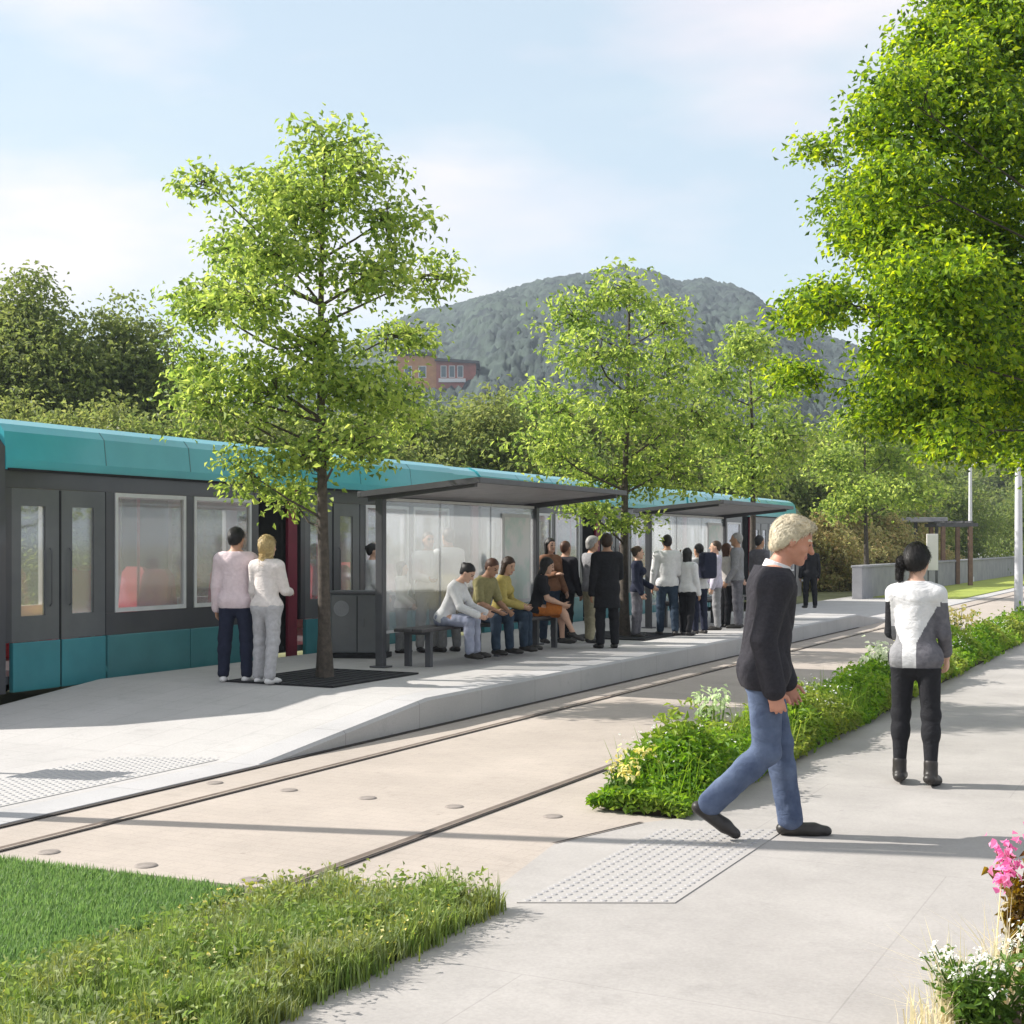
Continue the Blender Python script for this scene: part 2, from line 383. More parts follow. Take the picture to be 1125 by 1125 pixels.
# flush crossing studs
first = True
for (yy, xs) in ((7.70, (-6.28, -5.64, -5.0, -4.34, -3.64)), (5.55, (-5.67, -4.98, -4.3))):
    for x in xs:
        mb = MB(); mb.lathe((0, 0, 0), [(0.062, 0.0), (0.058, 0.004), (0.04, 0.007), (0.0, 0.0075)], 16)
        o = mb.build('crossing_stud', M['studs'], smooth=True); o.location = (x, yy, 0.002)
        tag(o, ('round grey stud set in the beige track paving, far row of the crossing' if yy > 7 else 'round grey stud set in the paving just beyond the green lawn'), 'stud', 'far crossing studs' if yy > 7 else 'near crossing studs')
# tactile paving
def tactile(x0, x1, y0, y1, zf, ms):
    mb = MB(); st = 0.064
    sk = 0.5
    mb.add([(x0, y0, zf), (x1, y0+sk*(x1-x0), zf), (x1, y1+sk*(x1-x0), zf), (x0, y1, zf)], [(0, 1, 2, 3)], 0)
    mb.add([(x0, y0, zf), (x1, y0+sk*(x1-x0), zf), (x1, y1+sk*(x1-x0), zf), (x0, y1, zf), (x0, y0, zf-.03), (x1, y0+sk*(x1-x0), zf-.03), (x1, y1+sk*(x1-x0), zf-.03), (x0, y1, zf-.03)], [(0, 4, 5, 1), (1, 5, 6, 2), (2, 6, 7, 3), (3, 7, 4, 0)], 0)
    nx = int((x1-x0)/st); ny = int((y1-y0)/st); n = 8
    for i in range(nx):
        for j in range(ny):
            cx = x0+(i+0.5)*st; cy = y0+(j+0.5)*st+sk*(cx-x0)
            r0, r1, h = 0.018, 0.012, 0.0045
            vs = [(cx+r0*math.cos(2*math.pi*k/n), cy+r0*math.sin(2*math.pi*k/n), zf+0.0005) for k in range(n)] + [(cx+r1*math.cos(2*math.pi*k/n), cy+r1*math.sin(2*math.pi*k/n), zf+h) for k in range(n)]
            mb.add(vs, [(k, (k+1) % n, n+(k+1) % n, n+k) for k in range(n)]+[tuple(range(n, 2*n))], 1)
    o = mb.build('tactile_paving', ms); o['kind'] = 'structure'; return o
tactile(-2.90, -2.24, 5.74, 7.60, 0.011, [M['tactile'], M['stud']])
tactile(-7.72, -6.88, 5.6, 8.2, 0.017, [M['tactile_pale'], M['stud_pale']])

# ------------------------------------------------------------------ hills
RIDGE = [(-500, 470), (-200, 455), (0, 445), (120, 452), (230, 445), (330, 415), (400, 372), (440, 350), (470, 340), (500, 336), (545, 323), (590, 309), (625, 304), (680, 294), (722, 300), (745, 311), (772, 307), (802, 313), (824, 322), (845, 338), (870, 352), (910, 370), (980, 396), (1060, 412), (1150, 425), (1400, 450), (1700, 480)]
DR, DF = 620.0, 190.0
def ridge_y(x): return float(np.interp(x, [a for a, b in RIDGE], [b for a, b in RIDGE]))
def hill_z(x, d):
    zr = (YH-ridge_y(x))*DR/F_PX
    v = (d-DF)/(DR-DF)
    return zr*max(0.0, min(1.0, v))**0.78
def hills():
    xs = np.linspace(-500, 1700, 560); vs = np.linspace(0, 1.5, 190)
    rn = np.random.default_rng(5)
    V = np.zeros((len(xs), len(vs), 3))
    bump = rn.random((len(xs), len(vs)))
    for i, x in enumerate(xs):
        for j, v in enumerate(vs):
            d = DF+(DR-DF)*v
            if v <= 1: z = (YH-ridge_y(x))*DR/F_PX * v**0.78
            else: z = (YH-ridge_y(x))*DR/F_PX * (1-(v-1)**1.6*1.2)
            # spurs and gullies
            z *= 1 + 0.10*math.sin(x*0.021+v*3)*math.sin(v*3.1)*(1-min(1, v)) + 0.05*math.sin(x*0.06+2*v)*(1-min(1, v))
            p = P(x, 0, d)
            V[i, j] = (p[0], p[1], z + (bump[i, j]*3.2 if v > 0.02 else -1.0))
    n, m = len(xs), len(vs)
    idx = np.arange(n*m).reshape(n, m)
    f = np.stack([idx[:-1, :-1], idx[1:, :-1], idx[1:, 1:], idx[:-1, 1:]], -1).reshape(-1, 4)
    mh = mat('wooded_hill', (0.052, 0.078, 0.06), 0.95, (0.014, 0.024, 0.028), 0.10, detail=10, contrast=(0.36, 0.64))
    o = np_mesh('hills', V.reshape(-1, 3), f, mh, None, True); o['kind'] = 'structure'
hills()

# ------------------------------------------------------------------ house on the slope
def house():
    d = 300.0
    p = P(478, 0, d); z0 = hill_z(478, d)+1.5
    h = empty('hillside_house', (p[0], p[1], z0-5.2), TH, 'low red and orange house with dark flat roof on the wooded hillside', 'house')
    m = MB(); m.box((0.5, -4, 0), (9.0, 6, 8.2)); m.build('wall', M['brick'], h)
    m = MB(); m.box((-8.0, -3.4, 0), (0.497, 6, 9.4)); m.build('wall', M['orange'], h)
    m = MB(); m.prism([(0.2, -5, 8.2), (9.8, -5, 7.6), (9.8, -5, 8.1), (0.2, -5, 8.75)], (0, 12, 0)); m.build('roof', M['roofdark'], h)
    m = MB(); m.prism([(-8.6, -4.3, 9.9), (0.19, -4.3, 9.4), (0.19, -4.3, 9.95), (-8.6, -4.3, 10.5)], (0, 11, 0)); rf = m.build('roof', M['roofdark'], h)
    m = MB(); m.box((-6.2, 1, 10.0), (-5.2, 2, 11.6)); m.build('chimney', M['brick'], rf)
    for x0, x1, yf in ((1.4, 2.7, -4), (3.2, 4.5, -4), (5.0, 6.3, -4), (-6.5, -4.8, -3.4), (-3.4, -1.7, -3.4)):
        m = MB(); m.box((x0, yf-0.09, 4.6), (x1, yf-0.003, 7.2)); fr = m.build('window', M['white_trim'], h)
        m = MB(); m.box((x0+0.15, yf-0.13, 4.75), (x1-0.15, yf-0.092, 7.05)); m.build('pane', M['paneglass'], fr)
    m = MB(); m.box((1.0, -4.4, 3.6), (6.8, -4.003, 4.4)); m.build('balcony', M['white_trim'], h)
house()

# ------------------------------------------------------------------ air
def haze():
    mb = MB(); mb.box((-1520, -320, -3), (1520, 2020, 140))
    m, nt, out = newmat('air'); v = nd(nt, 'ShaderNodeVolumePrincipled'); v.inputs['Color'].default_value = (0.74, 0.85, 1.0, 1); v.inputs['Density'].default_value = HAZE_D
    nt.links.new(v.outputs[0], out.inputs['Volume'])
    o = mb.build('haze', m); o['kind'] = 'stuff'
HAZE_D = 0.00042
haze()
# ------------------------------------------------------------------ tram
XT = -10.72; TW = 2.35
def tram():
    t = empty('tram', (XT, 9.9, 0), 0, 'teal and anthracite tram with red seats standing at the platform', 'tram')
    # local: x 0 = platform side (body towards -x), y along the track
    L0, L1 = 0.0, 30.0           # straight modules; noses beyond
    zs0, zs1, zw1, zr = 0.20, 0.70, 2.44, 2.94
    def part(name, m, mk, parent=t, smooth=False, bev=None):
        mb = MB(); mk(mb); return mb.build(name, m, parent, smooth)
    # teal roof fairing with rounded shoulder
    prof = [(0.03, zw1), (0.035, zw1+0.10), (0.0, zw1+0.38), (-0.07, zr-0.04), (-0.20, zr+0.02), (-TW+0.20, zr+0.02), (-TW+0.07, zr-0.04), (-TW, zw1+0.38), (-TW-0.035, zw1+0.10), (-TW-0.03, zw1)]
    for k in range(6):
        y0, y1 = k*5.0, k*5.0+4.1
        part('roof_fairing', M['teal'], lambda mb: mb.prism([(x, y0, z) for x, z in prof], (0, y1-y0, 0)))
    for k in range(5):
        y0 = k*5.0+4.1
        part('roof_fairing', M['teal'], lambda mb: mb.prism([(x*0.985-0.02, y0+0.003, z-0.012) for x, z in prof], (0, 0.894, 0)))
    # noses
    for s, y0 in ((-1, 0.0), (1, 29.1)):
        secs = [(0.0, 0.0, zr+0.02), (0.8, 0.06, zr-0.06), (1.35, 0.22, 2.1), (1.6, 0.38, 1.05), (1.5, 0.42, 0.25)]
        vs = []; fs = []
        ring = lambda dx, zt: [(0.03-dx, zs0), (0.03-dx, zt*0.55), (0.02-dx, zt*0.9), (-0.25-dx*0.7, zt), (-TW+0.25+dx*0.7, zt), (-TW-0.02+dx, zt*0.9), (-TW-0.03+dx, zt*0.55), (-TW-0.03+dx, zs0)]
        for dy, dx, zt in secs: vs += [(x, y0+s*(dy+0.004), z) for x, z in ring(dx, max(zt, 0.3))]
        for i in range(len(secs)-1):
            for k in range(8):
                fs.append((i*8+k, i*8+(k+1) % 8, i*8+8+(k+1) % 8, i*8+8+k))
        fs.append(tuple(range(32, 40))); fs.append(tuple(range(8)))
        mb = MB(); mb.add(vs, fs); nose = mb.build('cab', M['anthracite'], t, smooth=True)
        for q in (0.35, -TW+0.05-0.3+0.0):
            mb = MB(); mb.lathe((q-0.55 if q > 0 else q+0.45, y0+s*1.62, 0.62), [(0.09, -0.02), (0.09, 0.02), (0.05, 0.03)], 12); mb.build('headlight', M['lampglass'], nose)
    # floor, interior ceiling, far wall pieces
    part('floor', M['doorgrey'], lambda mb: mb.box((-0.07, 0.0, 0.28), (-TW+0.07, 29.1, 0.36)))
    part('interior_ceiling', M['interior'], lambda mb: mb.box((-0.08, 0.0, 2.30), (-TW+0.08, 29.1, 2.435)))
    wins = [(1.55, 2.72), (2.86, 3.95)]
    DO = (0.10, 1.42)
    for k in range(6):
        o = k*5.0
        # dark cant rail above the windows, pillars, waist
        def band(mb, x0, x1):
            mb.box((x0, o, 2.26), (x1, o+4.1, zw1-0.002))
            mb.box((x0, o+1.42, zs1+0.002), (x1, o+4.1, 0.94))
            for a, b in ((0.0, 0.10), (1.42, 1.55), (2.72, 2.86), (3.95, 4.1)):
                mb.box((x0, o+a, 0.942 if a > 1 else zs1+0.002), (x1, o+b, 2.258))
        part('window_band', M['anthracite'], lambda mb: band(mb, 0.0, -0.07))
        def farband(mb):
            mb.box((-TW, o, 2.20), (-TW+0.07, o+4.1, zw1-0.002)); mb.box((-TW, o, zs0), (-TW+0.07, o+4.1, 0.94))
            for a, b in ((0.0, 0.12), (1.30, 1.55), (2.72, 2.86), (3.95, 4.1)): mb.box((-TW, o+a, 0.942), (-TW+0.07, o+b, 2.198))
        part('far_wall', M['interior'], farband)
        # lower teal panels
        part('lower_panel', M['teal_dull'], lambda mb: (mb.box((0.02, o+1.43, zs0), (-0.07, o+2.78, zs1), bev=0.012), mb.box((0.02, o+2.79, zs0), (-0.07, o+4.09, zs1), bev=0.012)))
        # windows with pale surrounds
        for a, b in wins:
            z0, z1 = 0.945, 2.255
            mb = MB(); f = 0.045
            mb.box((0.012, o+a+.004, z0), (-0.05, o+a+f, z1)); mb.box((0.012, o+b-f, z0), (-0.05, o+b-.004, z1))
            mb.box((0.011, o+a+f, z0), (-0.05, o+b-f, z0+f)); mb.box((0.011, o+a+f, z1-f), (-0.05, o+b-f, z1))
            w = mb.build('window', M['white_trim'], t)
            mb = MB(); mb.box((-0.012, o+a+f, z0+f), (-0.024, o+b-f, z1-f)); mb.build('pane', M['tramglass'], w)
        # far side panes
        for a, b in ((0.12, 1.30),)+tuple(wins):
            mb = MB(); mb.box((-TW+0.03, o+a+.003, 0.945), (-TW+0.04, o+b-.003, 2.195)); mb.build('far_window', M['clearglass'], t)
        # door: two leaves
        for s in (0, 1):
            a = o+DO[0]+s*0.66; b = a+0.655
            mb = MB(); gw0, gw1 = a+0.17, b-0.17
            if s == 0: gw0, gw1 = a+0.13, b-0.20
            mb.box((-0.008, a, zs1+.003), (-0.05, gw0, 2.257)); mb.box((-0.008, gw1, zs1+.003), (-0.05, b, 2.257))
            mb.box((-0.0081, gw0, zs1+.003), (-0.05, gw1, 0.96)); mb.box((-0.0081, gw0, 2.08), (-0.05, gw1, 2.257))
            dl = mb.build('door', M['doorgrey'], t)
            mb = MB(); mb.box((-0.022, gw0, 0.96), (-0.034, gw1, 2.08)); mb.build('pane', M['tramglass'], dl)
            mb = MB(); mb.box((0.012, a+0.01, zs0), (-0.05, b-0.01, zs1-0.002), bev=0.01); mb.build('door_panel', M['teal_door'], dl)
            hb = MB(); yy = gw1+0.05 if s == 0 else gw0-0.05
            hb.tube([(0.006, yy, 1.05), (0.03, yy, 1.08), (0.03, yy, 1.62), (0.006, yy, 1.65)], 0.009, 6); hb.build('handle', M['darksteel'], dl)
        # seats
        for a in (1.75, 2.35, 3.0, 3.6):
            for x in (-0.38, -1.85):
                mb = MB(); s = 1 if a in (2.35, 3.6) else -1
                mb.box((x-0.21, o+a-0.20, 0.74), (x+0.21, o+a+0.22, 0.82), bev=0.03)
                yb = o+a+0.2*s
                mb.prism([(x-0.21, yb, 0.80), (x+0.21, yb, 0.80), (x+0.20, yb+0.07*s, 1.32), (x+0.13, yb+0.08*s, 1.40), (x-0.13, yb+0.08*s, 1.40), (x-0.20, yb+0.07*s, 1.32)], (0, 0.07*s, 0))
                mb.box((x-0.05, o+a-0.05, 0.362), (x+0.05, o+a+0.05, 0.74))
                mb.build('seat', M['red'], t)
        for a in (0.2, 1.45, 2.75):
            mb = MB(); mb.tube([(-0.75, o+a, 0.36), (-0.75, o+a, 2.3)], 0.018, 8); mb.build('grab_pole', M['red'], t)
        # bellows
        if k < 5:
            b0 = o+4.105
            mb = MB(); n = 9; w = 0.89/n
            for q in range(n):
                y0 = b0+q*w
                mb.prism([(-0.10, y0, zs0+.1), (-0.03, y0+w/2, zs0+.1), (-0.10, y0+w, zs0+.1)], (0, 0, 2.24))
            mb.box((-0.104, b0, zs0+.08), (-0.085, b0+0.89, 2.52)); mb.build('bellows', M['rubber'], t)
            mb = MB()
            for q in range(n):
                y0 = b0+q*w
                mb.prism([(-TW+0.10, y0, zs0+.1), (-TW+0.10, y0+w, zs0+.1), (-TW+0.03, y0+w/2, zs0+.1)], (0, 0, 2.24))
            mb.box((-TW+0.085, b0, zs0+.08), (-TW+0.104, b0+0.89, 2.52)); mb.build('bellows', M['rubber'], t)
            mb = MB(); mb.box((0.016, b0+0.60, 0.22), (-0.03, b0+0.80, 2.40), bev=0.01); mb.build('red_panel', M['crimson'], t)
    # under frame with bogies
    for k in (0, 2, 3, 5):
        mb = MB(); yc = k*5+2.5
        for dy in (-0.8, 0.8):
            for x in (-0.35, -TW+0.45):
                ring = [(x+0.05, yc+dy+0.27*math.cos(2*math.pi*q/16), 0.232+0.27*math.sin(2*math.pi*q/16)) for q in range(16)]
                mb.prism(ring, (-0.10, 0, 0))
        mb.box((-0.3, yc-1.2, 0.18), (-TW+0.3, yc+1.2, 0.277)); mb.build('bogie', M['rubber'], t)
    # drip rail under the fairing, door seals and roof panel seams
    for k in range(6):
        o = k*5.0
        mb = MB(); mb.box((0.052, o+0.02, zw1-0.012), (0.030, o+4.08, zw1+0.012)); mb.build('drip_rail', M['rubber'], t)
        mb = MB(); mb.box((-0.002, o+0.745, zs0+.02), (-0.0075, o+0.77, 2.25)); mb.build('door_seal', M['rubber'], t)
        for q in (1.38, 2.76):
            mb = MB(); mb.prism([(0.0375, o+q, zw1+0.10), (0.0025, o+q, zw1+0.38), (-0.0675, o+q, zr-0.038), (-0.11, o+q, zr-0.045), (-0.02, o+q, zw1+0.36), (0.01, o+q, zw1+0.10)], (0, 0.014, 0)); mb.build('panel_seam', M['teal_dull'], t)
    # pantograph on the roof, folded
    mb = MB(); mb.box((-0.8, 17.0, zr+.022), (-1.6, 18.6, zr+0.09)); 
    pg = mb.build('roof_equipment', M['doorgrey'], t)
tram()

# ------------------------------------------------------------------ shelters
XS = -8.55
def shelter():
    s = empty('tram_shelter', (XS, 13.45, PZ), 0)
    L = 4.05; zb, zf, depthx = 1.97, 2.09, 1.25
    for y in (0.0, L):
        mb = MB(); mb.box((-0.05, y-0.045, 0.0), (0.05, y+0.045, zb-0.012), bev=0.012); mb.box((-0.10, y-0.09, 0.0), (0.10, y+0.09, 0.02), bev=0.005); mb.build('post', M['darksteel'], s)
    for y in (0.0, L):
        mb = MB(); mb.prism([(-0.16, y-0.03, zb-0.055), (depthx, y-0.03, zf-0.03), (depthx, y-0.03, zf+0.02), (-0.16, y-0.03, zb+0.012)], (0, 0.06, 0)); mb.build('bracket', M['darksteel'], s)
    # slatted canopy: frame plus slats with narrow gaps
    mb = MB(); sl = (zf-zb)/(depthx+0.16)
    zat = lambda x: zb+0.02+(x+0.16)*sl
    y0, y1 = -0.13, L+0.08
    n = 24; w = (depthx+0.30)/n
    for i in range(n):
        x = -0.22+i*w; z = zat(x)
        mb.prism([(x, y0+.05, z), (x+w*0.74, y0+.05, z+sl*w*0.74), (x+w*0.74, y0+.05, z+sl*w*0.74+0.03), (x, y0+.05, z+0.03)], (0, y1-y0-.1, 0))
    mb.build('canopy', M['canopy'], s)
    for x in (-0.24, depthx+0.07):
        mb = MB(); z = zat(x); mb.box((x, y0, z-0.02), (x+0.05, y1, z+0.045), bev=0.008); mb.build('canopy_beam', M['darksteel'], s)
    for y in (y0, y1-0.045):
        mb = MB(); xa, xb = -0.19, depthx+0.07
        mb.prism([(xa, y, zat(xa)-0.02), (xb, y, zat(xb)-0.02), (xb, y, zat(xb)+0.045), (xa, y, zat(xa)+0.045)], (0, 0.045, 0)); mb.build('canopy_beam', M['darksteel'], s)
    # glazed back wall in three panes
    edges = [0.05, 1.36, 2.70, L-0.05]
    for a, b in zip(edges[:-1], edges[1:]):
        mb = MB(); mb.box((-0.006, a+0.02, 0.42), (0.006, b-0.02, 1.92)); g = mb.build('glass_pane', M['shelterglass'], s)
        mb = MB(); mb.box((-0.015, a+0.006, 1.925), (0.015, b-0.006, 1.96)); mb.build('glazing_bar', M['white_trim'], g)
        mb = MB(); mb.box((-0.015, a+0.006, 0.385), (0.015, b-0.006, 0.415)); mb.build('glazing_bar', M['white_trim'], g)
    mb = MB(); mb.box((0.012, 3.0, 0.62), (0.03, 3.85, 1.84), bev=0.004); f = mb.build('notice_panel', M['white_trim'], s)
    mb = MB(); mb.box((0.031, 3.05, 0.67), (0.034, 3.80, 1.79)); mb.build('poster', M['poster'], f)
    return s
sh = shelter()
tag(sh, 'grey slatted canopy shelter with white glazed back behind the seated people', 'shelter', 'tram stop shelters')
sh2 = copy_tree(sh); sh2.location = (XS, 21.9, PZ); sh2['label'] = 'farther canopy shelter with glazed back, behind the people in white shirts'

def bench(L=3.9):
    b = empty('bench', (0, 0, 0))
    for x in (-0.19, -0.06, 0.07):
        mb = MB(); mb.box((x, 0, 0.41), (x+0.12, L, 0.45), bev=0.01); mb.build('seat_slat', M['bench'], b)
    for y in (0.25, L/2, L-0.25):
        mb = MB(); mb.box((-0.18, y-0.03, 0.0), (-0.11, y+0.03, 0.37)); mb.box((0.10, y-0.03, 0.0), (0.17, y+0.03, 0.37)); mb.box((-0.185, y-0.035, 0.37), (0.175, y+0.035, 0.408)); mb.build('leg', M['darksteel'], b)
    return b
b1 = bench(); b1.location = (-8.22, 13.5, PZ); tag(b1, 'long dark slatted bench under the nearer shelter with people sitting on it', 'bench', 'benches at the shelters')
b2 = copy_tree(b1); b2.location = (-8.22, 21.95, PZ); b2['label'] = 'long dark slatted bench under the farther shelter'

def cabinet():
    p = at(396, 722, PZ); c = empty('ticket_machine', (p[0], p[1], PZ), R(20), 'waist high dark grey cabinet between the first street tree and the shelter post', 'cabinet')
    mb = MB(); mb.box((-0.36, -0.2, 0.0), (0.36, 0.2, 0.06)); mb.build('plinth', M['rubber'], c)
    mb = MB(); mb.box((-0.34, -0.18, 0.061), (0.34, 0.18, 0.80), bev=0.02); bd = mb.build('body', M['doorgrey'], c)
    mb = MB(); mb.box((-0.36, -0.2, 0.801), (0.36, 0.2, 0.84), bev=0.01); mb.build('lid', M['darksteel'], c)
    mb = MB(); mb.box((-0.005, -0.186, 0.08), (0.005, -0.181, 0.78)); mb.build('door_seam', M['rubber'], bd)
    mb = MB(); mb.box((0.05, -0.19, 0.40), (0.09, -0.181, 0.50)); mb.build('handle', M['doorgrey'], bd)
    mb = MB(); ring = [(-0.2+0.10*math.cos(2*math.pi*q/20), -0.184, 0.62+0.10*math.sin(2*math.pi*q/20)) for q in range(20)]
    mb.prism(ring, (0, 0.003, 0)); mb.build('disc', M['greywall'], bd)
cabinet()

# tree grates
def grate(x, y, label):
    g = MB()
    for i in range(9):
        xx = -0.62+i*0.142; g.box((xx, -0.78, 0.0), (xx+0.10, 0.78, 0.012))
    g.box((-0.66, -0.82, 0), (-0.625, 0.82, 0.016)); g.box((0.63, -0.82, 0), (0.665, 0.82, 0.016))
    g.box((-0.62, -0.82, 0), (0.625, -0.785, 0.016)); g.box((-0.62, 0.785, 0), (0.625, 0.82, 0.016))
    g.box((-0.62, -0.78, -0.01), (0.625, 0.78, 0.002))
    o = g.build('tree_grate', M['rubber']); o.location = (x, y, PZ+0.004); tag(o, label, 'tree grate', 'tree grates')

# mast off the left edge, plus an unseen post added for its shadow
def mast():
    t = empty('catenary_mast', (-8.05, 5.75, 0.012), 0, 'tall tapered steel mast standing on the pavement', 'mast')
    mb = MB(); mb.lathe((0, 0, 0), [(0.16, 0), (0.16, 0.03), (0.085, 0.05), (0.055, 7.5), (0.0, 7.52)], 16); mb.build('pole', M['darksteel'], t, smooth=True)
    s = empty('shadow_post', (-9.35, 6.85, 0.012), 0, 'unseen short post with blank plate, added for its shadow on the pavement', 'sign')
    mb = MB(); mb.lathe((0, 0, 0), [(0.05, 0), (0.03, 0.05), (0.03, 1.9), (0, 1.9)], 12); mb.build('post', M['darksteel'], s)
    mb = MB(); mb.box((-0.02, -0.2, 1.3), (-0.031, 0.2, 1.85)); mb.build('plate', M['white_trim'], s)
mast()

# ------------------------------------------------------------------ far structures
def far_things():
    # low grey wall beyond the tram
    mb = MB(); mb.box((-9.9, 42.5, 0.0), (-9.6, 130, 0.98)); mb.box((-9.94, 42.5, 0.98), (-9.56, 130, 1.06), bev=0.02)
    tag(mb.build('low_wall', M['greywall']), 'low grey concrete wall running along the far pavement', 'wall')
    # lawn strip in front of the wall
    sheet('verge', [(-9.59, 44), (-6.9, 44), (-6.9, 130), (-9.59, 130)], 0.045, M['verge'], 0.06)
    # white wall far away
    a = P(1035, 0, 120); 
    w = empty('white_wall', (a[0], a[1], -0.05), TH, 'long white rendered wall far behind the low grey wall', 'wall')
    mb = MB(); mb.box((-1, 0, 0), (14, 0.4, 1.42)); mb.build('wall', M['whitewall'], w)
    mb = MB(); mb.box((-1.1, -0.06, 1.421), (14.1, 0.46, 1.5)); mb.build('coping', M['greywall'], w)
    # pale pole far
    for (px, yb, yt, d, r, lab) in ((1066, 625, 512, 62, 0.10, 'thin pale lamp post standing far off in front of the reeds'), (1119, 660, 470, 27, 0.085, 'pale lamp post at the right rising out of the planting strip')):
        p = P(px, 0, d); t = empty('lamp_post', (p[0], p[1], 0), TH, lab, 'lamp post', 'pale lamp posts')
        h = HC+(YH-yt)*d/F_PX
        mb = MB(); mb.lathe((0, 0, 0), [(r*1.7, 0), (r*1.7, 0.25), (r, 0.30), (r*0.7, h), (0, h+0.02)], 12); mb.build('pole', M['polewhite'], t, smooth=True)
        mb = MB(); mb.tube([(0, 0, h-0.05), (0.25, 0, h+0.12), (0.6, 0, h+0.15)], 0.03, 6); ar = mb.build('arm', M['polewhite'], t)
        mb = MB(); mb.box((0.5, -0.1, h+0.08), (1.0, 0.1, h+0.14), bev=0.02); mb.build('lamp_head', M['polewhite'], ar)
    # pergola frame
    d = 56; p = P(1036, 0, d); g = empty('pergola', (p[0], p[1], -0.02), TH, 'rust brown post and beam frame standing far behind the woman in black leggings', 'pergola')
    k = d/F_PX
    for x0 in (0, 30*k):
        for yy in (0.0, 1.6):
            mb = MB(); mb.box((x0-0.08, yy-0.08, 0), (x0+0.08, yy+0.08, 2.46)); mb.build('post', M['rust'], g)
    for yy in (0.0, 1.6):
        mb = MB(); mb.box((-0.25, yy-0.07, 2.462), (30*k+0.3, yy+0.07, 2.60)); mb.build('beam', M['darksteel'], g)
    for x0 in (0.0, 0.37, 0.74, 1.1):
        mb = MB(); mb.box((x0-0.04, -0.3, 2.603), (x0+0.04, 1.9, 2.69)); mb.build('rafter', M['darksteel'], g)
    # third shelter, flat roofed, with white board
    d = 58; k = d/F_PX; p = P(984, 0, d); g = empty('waiting_shelter', (p[0], p[1], -0.02), TH, 'small flat roofed grey shelter with thin posts far down the line', 'shelter')
    for x0 in (0.1, 22*k, 45*k):
        mb = MB(); mb.box((x0-0.06, -0.06, 0), (x0+0.06, 0.06, 2.66)); mb.build('post', M['darksteel'], g)
    mb = MB(); mb.box((-0.4, -0.9, 2.662), (50*k, 0.9, 2.86), bev=0.03); mb.build('roof', M['canopy'], g)
    p = P(1024, 0, 52); g = empty('information_board', (p[0], p[1], -0.02), TH, 'blank white upright board beside the rust brown frame', 'board')
    k = 52/F_PX
    mb = MB(); mb.box((-6*k, -0.04, 0.75), (6.5*k, 0.04, HC+13*k), bev=0.02); mb.build('panel', M['whitewall'], g)
    for x0 in (-5*k, 5*k):
        mb = MB(); mb.box((x0-0.04, -0.035, 0), (x0+0.04, 0.035, 0.748)); mb.build('leg', M['darksteel'], g)
M['verge'] = mat('mown_verge', (0.33, 0.37, 0.06), 0.95, (0.25, 0.31, 0.05), 0.5, bump=0.4, bscale=25)
far_things()
# ------------------------------------------------------------------ foliage
def unit(v): return v/(np.linalg.norm(v, axis=-1, keepdims=True)+1e-9)

def leaf_mesh(name, pos, nrm, dirv, size, m, parent=None, width=0.55, fold=0.18, mi=None):
    """one folded diamond leaf per position (two quads' worth of triangles joined along the midrib)"""
    n = len(pos); dirv = unit(dirv - nrm*np.sum(dirv*nrm, -1, keepdims=True)); side = np.cross(nrm, dirv)
    s = size[:, None]
    base = pos - dirv*s*0.5; tip = pos + dirv*s*0.5 - nrm*s*0.10
    mid = pos - dirv*s*0.02
    l = mid + side*s*width*0.5 + nrm*s*fold; r = mid - side*s*width*0.5 + nrm*s*fold
    V = np.stack([base, r, tip, l], 1).reshape(-1, 3)
    i = np.arange(n)*4
    F = np.stack([np.stack([i, i+1, i+2], -1), np.stack([i, i+2, i+3], -1)], 1).reshape(-1, 3)
    if mi is not None: mi = np.repeat(mi, 2)
    return np_mesh(name, V, F, m, parent, mi=mi)

def ball(rng, n, power=0.45):
    v = unit(rng.normal(size=(n, 3))); return v*(rng.random((n, 1))**power)

def sprig_leaves(rng, centers, spread, per, size, flat=0.5, up=0.7):
    k = len(centers); n = k*per
    c = np.repeat(centers, per, 0)
    off = rng.normal(size=(n, 3))*np.array([spread, spread, spread*flat])
    off = np.clip(off, -2.0*spread, 2.0*spread)
    pos = c+off; pos[:, 2] -= 0.35*np.hypot(off[:, 0], off[:, 1])
    nrm = unit(rng.normal(size=(n, 3))*0.75 + np.array([0, 0, up]) + off/ (spread*2.2))
    d = unit(off*1.2/spread + rng.normal(size=(n, 3))*0.6 + np.array([0, 0, -0.3]))
    s = size*(0.65+0.7*rng.random(n))
    return pos, nrm, d, s

